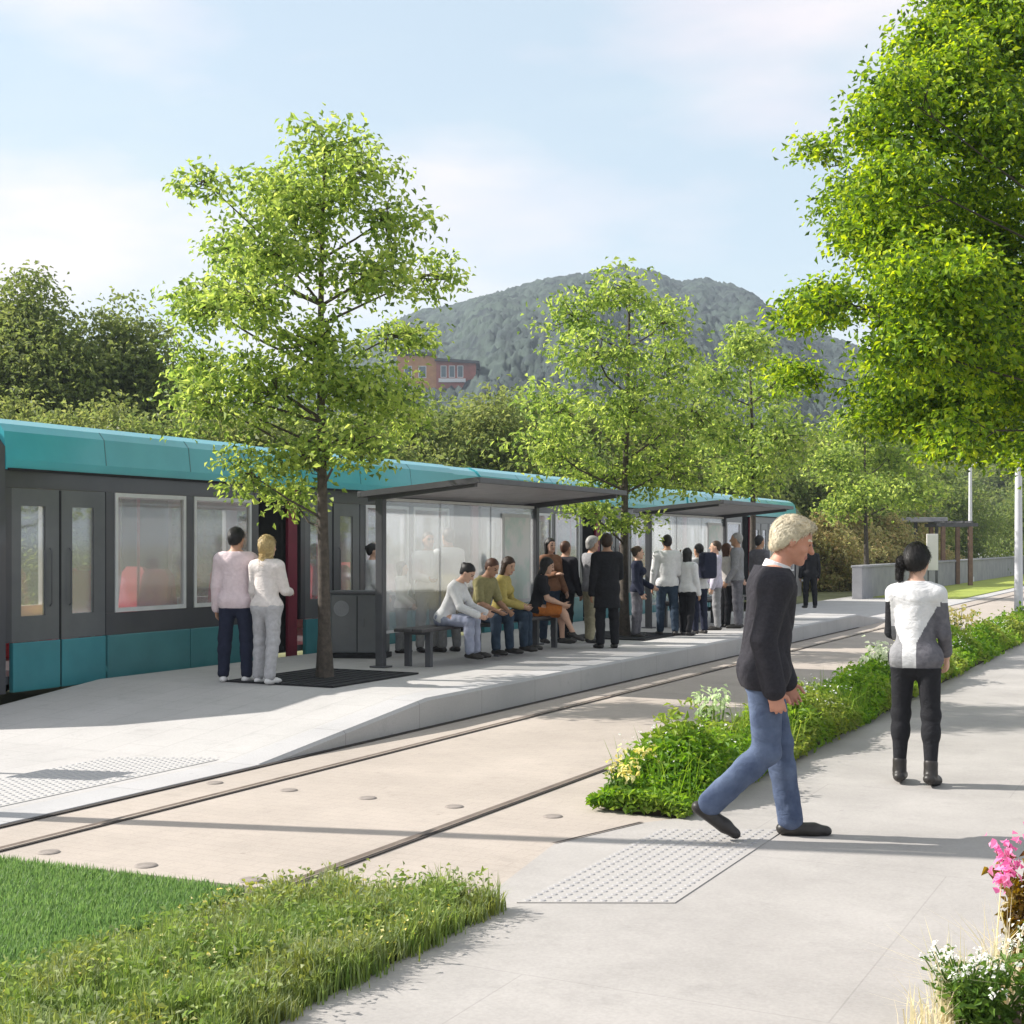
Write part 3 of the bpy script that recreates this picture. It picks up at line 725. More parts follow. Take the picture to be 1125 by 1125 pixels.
def tree(name, base, lobes, label, group, leaf_m, bark_m, seed, trunk_r=0.075, leaf=0.095, density=1.0, per=14, spread=0.13, fork=0.42, cat='tree', lean=(0, 0), topz=None, twigs=True, twn=14):
    """lobes: (centre xyz, radii xyz) in world; builds trunk, limbs, twigs and leaf sprigs"""
    rng = np.random.default_rng(seed)
    base = np.array(base, float)
    t = empty(name, base, 0, label, cat, group)
    zt = topz or max(c[2] for c, r in lobes)+0.1
    H = zt-base[2]
    nseg = 12; path = []
    for i in range(nseg+1):
        f = i/nseg
        path.append(np.array([lean[0]*f + 0.05*math.sin(3*f+seed)*f*H*0.25, lean[1]*f+0.05*math.cos(2.3*f+seed)*f*H*0.25, H*f]))
    rad = [trunk_r*(1.35 if i == 0 else 1.0)*(1-0.9*(i/nseg)**0.9) + 0.006 for i in range(nseg+1)]
    mb = MB(); mb.tube(path, rad, 9)
    def tpoint(z):
        f = min(0.98, max(0.05, z/H))*nseg; i = int(f); return path[i]+(path[i+1]-path[i])*(f-i), rad[i]
    allp = []; 
    for (c, r) in lobes:
        c = np.array(c, float)-base; r = np.array(r, float)
        hd = math.hypot(c[0]-lean[0]*0.5, c[1]-lean[1]*0.5)
        z0 = max(H*fork*0.55+0.1, min(c[2]-0.45*hd-0.1, H*0.93))
        p0, r0 = tpoint(z0)
        rr = min(r0*0.62, 0.010+0.022*float(np.mean(r)))
        midp = p0+(c-p0)*0.5+np.array([0, 0, -0.06*hd])+rng.normal(size=3)*0.05*hd
        q = [p0, p0+(midp-p0)*0.5, midp, midp+(c-midp)*0.55, c]
        mb.tube(q, [rr, rr*0.85, rr*0.7, rr*0.5, rr*0.28], 6)
        vol = r[0]*r[1]*r[2]
        ns = max(6, int(density*95*(vol**0.72)/(spread/0.13)**1.6))
        sc = c + ball(rng, ns, 0.5)*r*1.02
        sc += rng.normal(size=sc.shape)*0.10*r
        allp.append(sc)
        if twigs:
            for k in range(min(ns, twn)):
                s = sc[k]; a = q[3]+(c-q[3])*(0.35+0.65*rng.random())
                mm = a+(s-a)*0.55+rng.normal(size=3)*0.05+np.array([0, 0, -0.03])
                mb.tube([a, mm, s], [rr*0.34+.002, rr*0.22+.002, 0.002], 4, cap=False)
    mb.build('trunk', bark_m, t, smooth=True)
    C = np.concatenate(allp)
    pos, nrm, d, s = sprig_leaves(rng, C, spread, per, leaf)
    leaf_mesh('crown', pos, nrm, d, s, leaf_m, t)
    return t

def px_lobes(lst, d, seed, dz=0.9, yr=1.0):
    """calibrates crown lobes: (photo x, y, rx, ry) at the tree's depth, spread in depth around it"""
    rng = np.random.default_rng(seed); out = []; k = d/F_PX
    for i, (x, y, rx, ry) in enumerate(lst):
        o = (rng.random()*2-1)*dz
        out.append((P(x, y, d)+FWD*o, (rx*k*0.95, rx*k*0.95*yr, ry*k*0.95)))
    return out

LEAF = {
 'hedge': leafmat('hedge_leaf', [(0.087, 0.131, 0.043), (0.131, 0.189, 0.051), (0.189, 0.246, 0.065), (0.145, 0.174, 0.065)], 0.45),
 'street': leafmat('street_tree_leaf', [(0.080, 0.125, 0.037), (0.147, 0.229, 0.051), (0.215, 0.310, 0.064), (0.295, 0.390, 0.086), (0.390, 0.464, 0.122), (0.215, 0.289, 0.086)], 0.5),  # darkest leaf colour stands in for shade inside the crown
 'big': leafmat('big_tree_leaf', [(0.050, 0.100, 0.016), (0.071, 0.133, 0.026), (0.121, 0.219, 0.023), (0.194, 0.321, 0.029), (0.283, 0.408, 0.035), (0.386, 0.467, 0.041), (0.164, 0.263, 0.056)], 0.5),  # darkest leaves paint in the shaded pockets and depth of the crown
 'dark': leafmat('dark_tree_leaf', [(0.104, 0.140, 0.049), (0.138, 0.189, 0.054), (0.193, 0.238, 0.065), (0.152, 0.182, 0.070)], 0.45),
 'olive': leafmat('olive_bush_leaf', [(0.120, 0.161, 0.050), (0.166, 0.209, 0.058), (0.203, 0.228, 0.076), (0.138, 0.185, 0.058)], 0.5),
 'tan': leafmat('dry_reed_leaf', [(0.30, 0.29, 0.12), (0.40, 0.35, 0.16), (0.25, 0.28, 0.10), (0.36, 0.27, 0.13)], 0.5),
}

# platform trees
T1 = [(365,160,55,40),(285,195,48,38),(238,215,28,22),(235,258,32,38),(330,235,80,50),(430,240,40,48),(465,290,36,32),(410,300,60,34),(245,325,42,32),(300,345,50,36),(212,385,36,32),(300,425,80,45),(395,425,66,50),(440,440,36,42),(278,520,36,30),(335,500,52,36),(400,490,44,32),(228,440,40,32),(320,295,60,35),(355,380,55,35),(310,540,40,20),(395,195,40,32),(222,335,40,34),(430,352,42,32),(200,400,28,28),(268,280,40,30)]
p1 = at(357, 745, PZ); d1 = depth(p1)
tree('street_tree', (p1[0], p1[1], PZ), px_lobes(T1, d1, 1, 0.9), 'tallest leafy young street tree on the platform, beside the couple in pale tops', 'young street trees along the platform', LEAF['street'], M['bark'], 3, 0.072, 0.078, 2.5, 20, 0.12, topz=P(0, 150, d1)[2])
T2 = [(683,322,42,34),(625,350,40,32),(735,345,36,36),(650,395,58,32),(735,400,46,42),(612,440,44,34),(690,455,66,38),(762,455,32,44),(598,490,44,32),(672,520,55,34),(740,510,46,40),(640,560,38,20),(690,572,36,16)]
p2 = at(686, 699, PZ); d2 = depth(p2)
tree('street_tree', (p2[0], p2[1], PZ), px_lobes(T2, d2, 2, 1.0), 'middle sized street tree on the platform between the two canopy shelters', 'young street trees along the platform', LEAF['street'], M['bark'], 5, 0.075, 0.092, 2.1, 16, 0.135, topz=P(0, 310, d2)[2])
T3 = [(820,385,38,32),(788,420,30,28),(852,420,33,32),(797,468,40,33),(852,478,38,33),(820,520,46,26)]
p3 = at(826, 675, PZ); d3 = depth(p3)
tree('street_tree', (p3[0], p3[1], PZ), px_lobes(T3, d3, 3, 1.0), 'street tree rising behind the farther canopy shelter', 'young street trees along the platform', LEAF['street'], M['bark'], 7, 0.08, 0.115, 2.7, 15, 0.16, topz=P(0, 380, d3)[2])
T4 = [(950,470,44,32),(918,508,34,32),(986,500,38,33),(950,540,46,22),(1012,538,34,24),(922,556,26,16)]
p4 = at(952, 656, 0.02); d4 = depth(p4)
tree('street_tree', (p4[0], p4[1], 0.02), px_lobes(T4, d4, 4, 1.0), 'small distant street tree with thin dark trunk standing past the end of the platform', 'young street trees along the platform', LEAF['street'], M['bark_dark'], 9, 0.10, 0.15, 2.4, 13, 0.2, topz=P(0, 470, d4)[2])
grate(p1[0], p1[1], 'black slotted grate round the trunk of the tallest street tree')
grate(p2[0], p2[1], 'black slotted grate round the trunk of the middle street tree between the shelters')

# big overhanging tree on the right
TB = [(1110,30,85,60),(1015,95,62,42),(965,150,50,46),(1065,160,85,66),(925,118,26,16),(1000,235,68,52),(1110,250,85,75),(935,268,40,32),(905,325,44,30),(880,347,34,20),(980,335,76,50),(1085,360,85,58),(950,405,46,36),(908,388,34,20),(1020,430,66,42),(1110,455,60,46),(1000,485,28,20),(1105,500,32,24),(1060,430,60,45),(1100,400,62,52),(1060,478,42,30),(1120,485,40,30),(1020,385,70,46),(1150,420,60,60),(1040,300,70,50),(1120,330,70,60),(945,138,34,26),(975,195,56,42),(955,225,48,36),(1010,40,36,30),(1200,100,115,90),(1250,300,125,105),(1220,430,100,55),(1180,-60,120,75),(1340,150,120,115),(1070,-30,58,42),(1400,330,110,90)]
dB = 11.9
pB = (0.35, 13.6, 0.0)
tree('broadleaf_tree', pB, px_lobes(TB, dB, 6, 1.3, 1.0), 'large bright green tree overhanging the path from the right', None, LEAF['big'], M['bark_dark'], 12, 0.20, 0.060, 6.4, 26, 0.11, fork=0.8, twn=7, lean=(-0.3, -0.3))

# background trees and bushes: a few models, then copies
def blob_tree(name, h, w, seed, m, leaf, per, spread, label, group, trunk_h=0.3, density=1.0, nl=9, conic=0.0):
    rng = np.random.default_rng(seed); lobes = []
    for i in range(nl):
        f = (i+0.5)/nl; z = h*(trunk_h+(0.93-trunk_h)*f)
        prof = math.sin(math.pi*min(0.97, 0.18+0.75*f))**0.7*(1-conic*f)
        a = rng.random()*6.28; r = w*0.5*prof
        q = 0.55*r if i < nl-1 else 0.0
        lobes.append(((q*math.cos(a), q*math.sin(a), z), (r*0.75, r*0.75, h*0.15)))
        lobes.append(((-q*math.cos(a), -q*math.sin(a)*0.8, z-0.04*h), (r*0.7, r*0.7, h*0.13)))
    return tree(name, (0, 0, 0), lobes, label, group, m, M['bark_dark'], seed, 0.02*h+0.03, leaf, density, per, spread, fork=trunk_h*1.2, twigs=False)
def place(o, x, y, z=0.0, rz=0.0, s=1.0):
    o.location = (x, y, z); o.rotation_euler = (0, 0, rz); o.scale = (s, s, s); return o

G1 = 'tall dark trees behind the tram'
tA = blob_tree('dark_tree', 9.6, 6.4, 21, LEAF['dark'], 0.17, 30, 0.36, '', G1, 0.22, 2.2, 8)
tB = blob_tree('dark_tree', 9.0, 5.4, 22, LEAF['dark'], 0.17, 30, 0.34, '', G1, 0.25, 2.2, 8)
q = P(20, 0, 44); place(tA, q[0], q[1], -0.05, 0.4, 1.08); tA['label'] = 'tall dark tree behind the tram, at the left edge of the view'
q = P(127, 0, 45); place(tB, q[0], q[1], -0.05, 1.2, 1.06); tB['label'] = 'tall dark round topped tree behind the tram, right of the edge one'
c = copy_tree(tA); q = P(-80, 0, 50); place(c, q[0], q[1], -0.05, 2.4, 1.15); c['label'] = 'tall dark tree behind the tram, just beyond the left edge'
c = copy_tree(tB); q = P(62, 0, 58); place(c, q[0], q[1], -0.05, 3.0, 0.86); c['label'] = 'lower dark tree in the gap behind the two tall ones'
G2 = 'olive green bushes behind the tram'
bA = blob_tree('bush', 4.6, 4.2, 31, LEAF['olive'], 0.135, 26, 0.26, '', G2, 0.08, 2.4, 5)
bB = blob_tree('bush', 5.2, 4.0, 32, LEAF['olive'], 0.135, 26, 0.26, '', G2, 0.08, 2.4, 5)
bC = blob_tree('bush', 4.4, 4.4, 33, LEAF['hedge'], 0.13, 26, 0.26, '', G2, 0.08, 2.2, 5)
bD = blob_tree('bush', 3.0, 3.2, 34, LEAF['tan'], 0.14, 18, 0.20, '', 'dry tan bushes behind the far platform', 0.05, 2.2, 5)
BL = [ # photo column, depth, top row, model, words
 (-40, 34, 440, 'A', 'olive bush behind the tram roof at the left edge'),
 (20, 36, 432, 'B', 'olive bush under the leftmost dark tree'),
 (75, 33, 442, 'A', 'olive bush between the trunks of the dark trees'),
 (125, 36, 436, 'B', 'olive bush under the second dark tree'),
 (178, 33, 448, 'C', 'greener bush between the dark trees and the tallest street tree'),
 (225, 36, 440, 'B', 'olive bush behind the left side of the tallest street tree'),
 (280, 34, 444, 'A', 'olive bush behind the trunk line of the tallest street tree, left'),
 (335, 37, 440, 'C', 'green bush behind the middle of the tallest street tree'),
 (392, 36, 446, 'B', 'olive bush behind the right side of the tallest street tree'),
 (440, 40, 438, 'A', 'olive bush below the hillside house, left'),
 (492, 42, 432, 'C', 'green bush below the hillside house, right'),
 (540, 40, 428, 'B', 'olive bush above the nearer canopy shelter'),
 (585, 44, 425, 'C', 'green bush left of the middle street tree'),
 (640, 46, 440, 'A', 'olive bush behind the middle street tree, left'),
 (700, 48, 440, 'B', 'olive bush behind the middle street tree, right'),
 (755, 50, 440, 'A', 'olive bush between the second and third street trees'),
 (800, 54, 470, 'C', 'green bush behind the third street tree, left'),
 (855, 56, 470, 'B', 'olive bush behind the third street tree, right'),
 (900, 58, 470, 'A', 'olive bush between the third and fourth street trees'),
 (935, 66, 480, 'C', 'green bush behind the distant street tree'),
 (985, 70, 490, 'B', 'olive bush right of the distant street tree'),
 (1025, 74, 505, 'C', 'green bush above the small flat roofed shelter'),
 (905, 52, 560, 'D', 'dry tan bush over the low grey wall, left of the distant trunk'),
 (928, 54, 556, 'D', 'dry tan bush just left of the distant street tree trunk'),
 (968, 56, 560, 'D', 'dry tan bush just right of the distant street tree trunk'),
 (1000, 66, 552, 'D', 'dry tan bush behind the thin posted shelter'),
 (1085, 132, 535, 'D', 'dry reed bush beside the far thin lamp post'),
 (1112, 136, 540, 'D', 'dry reed bush behind the near pale lamp post'),
 (1140, 80, 520, 'C', 'green bush beyond the right edge'),
]
used = set(); HB = {'A': 4.6, 'B': 5.2, 'C': 4.4, 'D': 3.0}; SRC = {'A': bA, 'B': bB, 'C': bC, 'D': bD}
rb = random.Random(4)
for px, d, yt, k, lab in BL:
    o = SRC[k] if k not in used else copy_tree(SRC[k]); used.add(k)
    q = P(px, yt, d); s = (q[2]+0.05)/(HB[k]*0.98)
    place(o, q[0], q[1], -0.05, rb.random()*6.28, s); o['label'] = lab

# far trees on the low ground before the hill
tF = blob_tree('far_tree', 8.0, 7.0, 41, LEAF['dark'], 0.42, 14, 0.5, '', 'far trees at the foot of the hill', 0.15, 2.0, 6)
FL = [(190, 110, 470), (240, 120, 465), (470, 110, 472), (520, 130, 480), (570, 120, 470), (620, 130, 478), (700, 120, 470), (770, 125, 478), (840, 130, 480), (890, 120, 490), (960, 135, 495), (1020, 140, 490), (1075, 140, 500), (1120, 130, 495), (1160, 140, 480)]
words = ['left of the tallest street tree', 'behind the tallest street tree', 'just below the hillside house', 'right of the hillside house', 'left of the middle street tree crown', 'behind the middle street tree crown, left', 'behind the middle street tree crown, right', 'between the middle and third street trees', 'behind the third street tree', 'right of the third street tree', 'behind the distant street tree', 'right of the distant street tree', 'behind the far lamp post', 'under the overhanging big tree', 'beyond the right edge']
for i, (px, d, yt) in enumerate(FL):
    o = tF if i == 0 else copy_tree(tF)
    q = P(px, yt, d); place(o, q[0], q[1], -0.05, rb.random()*6.28, (q[2]+0.05)/7.8); o['label'] = 'far dark tree at the foot of the hill, '+words[i]

# ------------------------------------------------------------------ grass and planting
def in_poly(pts, poly):
    x, y = pts[:, 0], pts[:, 1]; ins = np.zeros(len(pts), bool); j = len(poly)-1
    for i in range(len(poly)):
        xi, yi = poly[i]; xj, yj = poly[j]
        ins ^= ((yi > y) != (yj > y)) & (x < (xj-xi)*(y-yi)/(yj-yi+1e-12)+xi); j = i
    return ins
def scatter(rng, poly, n):
    poly_a = np.array(poly); lo, hi = poly_a.min(0), poly_a.max(0)
    p = lo+(hi-lo)*rng.random((n, 2)); return p[in_poly(p, poly)]
def blades(name, pts, z, h, w, m, rng, lean=0.5, parent=None):
    n = len(pts); a = rng.random(n)*6.283
    d = np.stack([np.cos(a), np.sin(a), np.zeros(n)], -1); b = np.stack([-np.sin(a), np.cos(a), np.zeros(n)], -1)
    base = np.stack([pts[:, 0], pts[:, 1], np.full(n, z)], -1); hh = h[:, None]; ln = (lean*rng.random(n))[:, None]
    mid = base+np.array([0, 0, 1])*hh*0.55+d*hh*0.22*ln; tip = base+np.array([0, 0, 1])*hh*(1-0.25*ln)+d*hh*0.75*ln
    V = np.stack([base-b*w[:, None], base+b*w[:, None], mid+b*w[:, None]*0.8, tip, mid-b*w[:, None]*0.8], 1).reshape(-1, 3)
    i = np.arange(n)*5
    F = np.stack([np.stack([i, i+1, i+2], -1), np.stack([i, i+2, i+4], -1), np.stack([i+4, i+2, i+3], -1)], 1).reshape(-1, 3)
    return np_mesh(name, V, F, m, parent)

GR = {
 'lawn': leafmat('lawn_blade', [(0.094, 0.182, 0.055), (0.121, 0.226, 0.066), (0.176, 0.275, 0.094), (0.110, 0.204, 0.066)], 0.4),
 'meadow': leafmat('meadow_blade', [(0.098, 0.171, 0.032), (0.145, 0.229, 0.045), (0.226, 0.302, 0.081), (0.113, 0.195, 0.045), (0.292, 0.360, 0.153)], 0.4, patch=[(0.19, 0.22, 0.04), (0.24, 0.28, 0.07), (0.15, 0.21, 0.07), (0.30, 0.33, 0.20)], patch_scale=2.6),
 'bed': leafmat('bed_leaf', [(0.085, 0.19, 0.02), (0.12, 0.25, 0.024), (0.17, 0.31, 0.035), (0.23, 0.33, 0.045)], 0.45, patch=[(0.18, 0.25, 0.04), (0.25, 0.30, 0.055), (0.14, 0.22, 0.04), (0.30, 0.33, 0.10)], patch_scale=1.1),
 'pale': leafmat('pale_flower', [(0.62, 0.66, 0.50), (0.72, 0.74, 0.62), (0.55, 0.62, 0.42)], 0.35),
 'palegreen': leafmat('pale_green_flower', [(0.42, 0.52, 0.30), (0.52, 0.60, 0.40), (0.36, 0.48, 0.24)], 0.4),
 'white': leafmat('white_flower', [(0.75, 0.75, 0.70), (0.82, 0.82, 0.80)], 0.3),
 'yellow': leafmat('yellow_flower', [(0.62, 0.55, 0.08), (0.70, 0.62, 0.18), (0.72, 0.70, 0.40)], 0.35),
 'pink': leafmat('pink_flower', [(0.720, 0.216, 0.403), (0.800, 0.378, 0.538), (0.650, 0.162, 0.381)], 0.4),
 'green': leafmat('plant_leaf', [(0.06, 0.13, 0.02), (0.10, 0.19, 0.03), (0.15, 0.24, 0.045)], 0.4),
 'brown': leafmat('bronze_leaf', [(0.14, 0.09, 0.012), (0.22, 0.16, 0.02), (0.10, 0.055, 0.012), (0.30, 0.24, 0.03)], 0.35),
 'straw': leafmat('straw_blade', [(0.60, 0.54, 0.38), (0.70, 0.64, 0.47), (0.52, 0.50, 0.30)], 0.4),
}
rg = np.random.default_rng(77)
# lawn between and beside the rails
poly = [(-7.6, 2.6), (-4.12, 2.6), (-4.12, 5.28), (-7.6, 5.14)]
pts = scatter(rg, poly, 150000)
keep = (np.abs(pts[:, 0]+5.93) > 0.05); pts = pts[keep]
n = len(pts)
o = blades('lawn_grass', pts, 0.008, 0.035+0.035*rg.random(n), 0.0028+0.002*rg.random(n), GR['lawn'], rg, 0.7)
tag(o, 'short dense green lawn grass between the tram rails', 'grass', kind='stuff')
# low meadow planting between the rail and the path
sheet('planting_soil', [(-4.02, -2), (-2.95, -2), (-2.95, 5.60), (-4.02, 5.30)], 0.010, M['soil'], 0.06)
poly = [(-4.16, 2.9), (-2.92, 2.9), (-2.92, 5.62), (-3.3, 5.57), (-3.98, 5.30)]
pts = scatter(rg, poly, 125000); n = len(pts)
pts[:, 0] += np.where(pts[:, 0] > -3.2, 0.014*np.sin(pts[:, 1]*13)+0.012*np.sin(pts[:, 1]*31.7+1)+0.028*rg.normal(size=n)-0.01, 0)
hmul = 0.55+0.45*np.clip((pts[:, 0]+4.05)/0.35, 0, 1)
h = (0.05+0.115*rg.random(n)**1.4)*hmul*(0.72+0.34*np.sin(pts[:, 1]*7.0+2*np.sin(pts[:, 0]*5))*np.sin(pts[:, 0]*9.0+pts[:, 1]*3)+0.22*np.sin(pts[:, 1]*23)*np.sin(pts[:, 0]*19)+0.45*rg.random(n)**2)
o = blades('meadow_planting', pts, 0.008, h, 0.0022+0.0022*rg.random(n), GR['meadow'], rg, 1.0)
tag(o, 'yellow green meadow planting between rail and path in the foreground', 'planting', kind='stuff')
pts = scatter(rg, poly, 3600); n = len(pts)
hm = 0.55+0.45*np.clip((pts[:, 0]+4.05)/0.35, 0, 1)
pos = np.stack([pts[:, 0], pts[:, 1], 0.03+(0.05+0.12*rg.random(n))*hm], -1)
nr = unit(rg.normal(size=(n, 3))*0.6+np.array([0, 0, 0.8]))
o = leaf_mesh('meadow_leaves', pos, nr, rg.normal(size=(n, 3)), 0.022+0.018*rg.random(n), GR['meadow'])
tag(o, 'small broad leaves mixed through the foreground meadow planting', 'planting', kind='stuff')
pts = scatter(rg, poly, 5200); cl = np.sin(pts[:, 0]*6+1)*np.sin(pts[:, 1]*4.2)+0.5*rg.normal(size=len(pts)); pts = pts[cl > 0.8]; n = len(pts)
pos = np.stack([pts[:, 0], pts[:, 1], 0.05+0.085*rg.random(n)], -1)
o = leaf_mesh('meadow_flowers', pos, unit(rg.normal(size=(n, 3))*0.5+np.array([0, 0, 1])), rg.normal(size=(n, 3)), 0.014+0.012*rg.random(n), GR['yellow'], width=0.8)
tag(o, 'small yellow flowers sprinkled over the foreground meadow planting', 'flowers', kind='stuff')

# long bed beside the path
mb = MB(); mb.box((-3.42, 8.06, -0.02), (-2.96, 60, 0.045), bev=0.015)
mb.build('bed_soil', M['soil'])['kind'] = 'structure'
def bed_leaves(y0, y1, n, size, hmax, label, name):
    x = -3.52+0.66*rg.random(n); y = y0+(y1-y0)*rg.random(n)
    prof = 0.45+0.55*np.sin(np.clip((x+3.52)/0.66, 0.05, 0.95)*math.pi)
    wav = 0.72+0.28*np.sin(y*2.3)+0.18*np.sin(y*5.1+1)
    wav *= np.clip((y-y0)/0.9+0.32, 0, 1) if y0 < 9 else 1
    z = 0.02+hmax*1.12*prof*np.clip(wav, 0.3, 1.2)*rg.random(n)**0.55*(1+0.35*(rg.random(n) > 0.9))
    pos = np.stack([x, y, z], -1); nr = unit(rg.normal(size=(n, 3))*0.6+np.array([0, 0, 0.7]))
    dv = rg.normal(size=(n, 3))+np.array([0, 0, 0.6])
    o = leaf_mesh(name, pos, nr, dv, size*(0.6+0.8*rg.random(n)), GR['bed'], width=0.5); tag(o, label, 'planting', kind='stuff')
bed_leaves(7.95, 14.5, 42000, 0.058, 0.36, 'bright green leafy ground cover filling the near part of the long bed', 'bed_planting')
bed_leaves(14.5, 45, 36000, 0.085, 0.40, 'bright green leafy ground cover filling the far part of the long bed', 'bed_planting')
pts = np.stack([-3.5+0.58*rg.random(5200), 8.15+10*rg.random(5200)], -1); n = len(pts)
o = blades('bed_grass', pts, 0.03, 0.14+0.36*rg.random(n)**1.6, 0.0022+0.002*rg.random(n), GR['bed'], rg, 1.1)
tag(o, 'grassy blades standing among the leaves of the long bed', 'planting', kind='stuff')

def flower_plant(name, x, y, z, h, w, flower, label, group, nstem=16, fsize=0.03, leaf_m='green', nleaf=220, lsize=0.05, petals=7, seed=0, cat='plant'):
    r = np.random.default_rng(seed+100); t = empty(name, (x, y, z), 0, label, cat, group)
    mb = MB(); fp = []; 
    for i in range(nstem):
        a = r.random()*6.28; q = w*math.sqrt(r.random()); hh = h*(0.75+0.35*r.random())
        e = np.array([q*math.cos(a), q*math.sin(a), hh]); b = np.array([e[0]*0.25, e[1]*0.25, 0])
        mb.tube([b, b+(e-b)*0.5+np.array([0, 0, 0.05*h]), e], [0.004, 0.003, 0.002], 4, cap=False); fp.append(e)
    mb.build('stem', GR[leaf_m], t)
    fp = np.array(fp)
    n = nleaf; k = r.integers(0, nstem, n); f = r.random(n)*0.85
    pos = fp[k]*np.stack([0.25+0.75*f, 0.25+0.75*f, f], -1)+r.normal(size=(n, 3))*0.025
    pos[:, 2] = np.maximum(pos[:, 2], 0.02)
    leaf_mesh('leaves', pos, unit(r.normal(size=(n, 3))*0.6+np.array([0, 0, 0.7])), r.normal(size=(n, 3)), lsize*(0.6+0.8*r.random(n)), GR[leaf_m], t, width=0.45)
    for e in fp:
        off = r.normal(size=(petals, 3))*fsize*0.55
        leaf_mesh('flower', e+off, unit(off/fsize+np.array([0, 0, 1.0])+r.normal(size=off.shape)*0.3), off+r.normal(size=off.shape)*0.01, fsize*(0.7+0.6*r.random(petals)), GR[flower], t, width=0.75)
    return t
n = 1500; x = -3.5+0.56*rg.random(n); y = 8.3+16*rg.random(n); k_ = np.sin(y*1.7)+0.6*rg.normal(size=n); x, y = x[k_ > 0.4], y[k_ > 0.4]; n = len(x)
pos = np.stack([x, y, 0.26+0.22*rg.random(n)], -1)
tag(leaf_mesh('bed_flowers', pos, unit(rg.normal(size=(n, 3))*0.4+np.array([0, 0, 1])), rg.normal(size=(n, 3)), 0.016+0.016*rg.random(n), GR['white'], width=0.85), 'tiny white flowers scattered over the long bed', 'flowers', kind='stuff')
GP = 'pale flowering plants in the long bed'
flower_plant('flowering_plant', -3.36, 10.0, 0.05, 0.46, 0.16, 'palegreen', 'tall pale white flowering plant at the track side of the bed behind the walking man', GP, 16, 0.05, seed=1)
flower_plant('flowering_plant', -3.34, 8.4, 0.07, 0.25, 0.13, 'yellow', 'pale yellow flowering plant at the near end of the long bed', GP, 10, 0.042, seed=2)
flower_plant('flowering_plant', -3.36, 8.1, 0.07, 0.20, 0.10, 'yellow', 'lowest yellow flowering plant at the very corner of the long bed', GP, 8, 0.042, seed=3)
flower_plant('flowering_plant', -3.05, 14.6, 0.1, 0.50, 0.24, 'pale', 'pale white flowering plant in the bed right of the woman in leggings', GP, 18, 0.06, seed=4)
flower_plant('flowering_plant', -3.25, 17.5, 0.1, 0.5, 0.28, 'yellow', 'pale yellow flowering plant farther up the bed right of the woman in leggings', GP, 18, 0.06, seed=5)
flower_plant('flowering_plant', -3.3, 20.5, 0.1, 0.6, 0.3, 'yellow', 'cream flowering plant in the bed near the pale lamp post', GP, 20, 0.07, seed=6)
flower_plant('flowering_plant', -3.42, 11.6, 0.1, 0.5, 0.16, 'pale', 'pale flowering plant just behind the hip of the walking man', GP, 12, 0.05, seed=7)

# foreground bed at the right corner
sheet('border_soil', [(-0.74, 2.5), (0.8, 2.5), (0.8, 8.6), (-0.74, 8.6)], 0.02, M['soil'], 0.06)
q = P(1136, 0, 5.3); flower_plant('pink_flower_plant', q[0], q[1], 0.02, 0.53, 0.15, 'pink', 'tall bronze leaved plant topped with pink flowers at the right edge', None, 18, 0.034, 'brown', 900, 0.055, 16, 11)
q = P(1088, 0, 5.0); flower_plant('pink_flower_plant', q[0], q[1], 0.02, 0.43, 0.05, 'pink', 'lone thin stemmed pink flower left of the bronze plant', None, 1, 0.030, 'straw', 8, 0.03, 40, 12)
q = P(1078, 0, 4.72); flower_plant('white_flower_bush', q[0], q[1], 0.02, 0.25, 0.20, 'white', 'low bush covered in small white flowers in the bottom right corner', None, 60, 0.015, 'green', 1500, 0.035, 6, 13)
q = P(1150, 0, 4.7); flower_plant('white_flower_bush', q[0], q[1], 0.02, 0.32, 0.15, 'white', 'small white flowered clump below the bronze plant at the right edge', None, 30, 0.015, 'green', 900, 0.035, 6, 14)
def tuft(px, d, h, label, seed, n=80, w=0.05):
    r = np.random.default_rng(seed); q = P(px, 0, d)
    pts = r.normal(size=(n, 2))*w*0.6
    o = blades('grass_tuft', pts, 0.0, h*(0.6+0.6*r.random(n)), 0.0022+0.0015*r.random(n), GR['straw'], r, 1.3); o.location = (q[0], q[1], 0.02)
    tag(o, label, 'grass tuft', 'straw coloured grass tufts')
tuft(1045, 4.75, 0.34, 'straw coloured grass tuft leaning over the path at bottom right', 5)
tuft(1098, 4.9, 0.40, 'taller straw coloured grass tuft between the white bush and the bronze plant', 6)
tuft(1015, 4.62, 0.20, 'lowest straw coloured grass tuft, nearest the bottom edge', 8, 50)
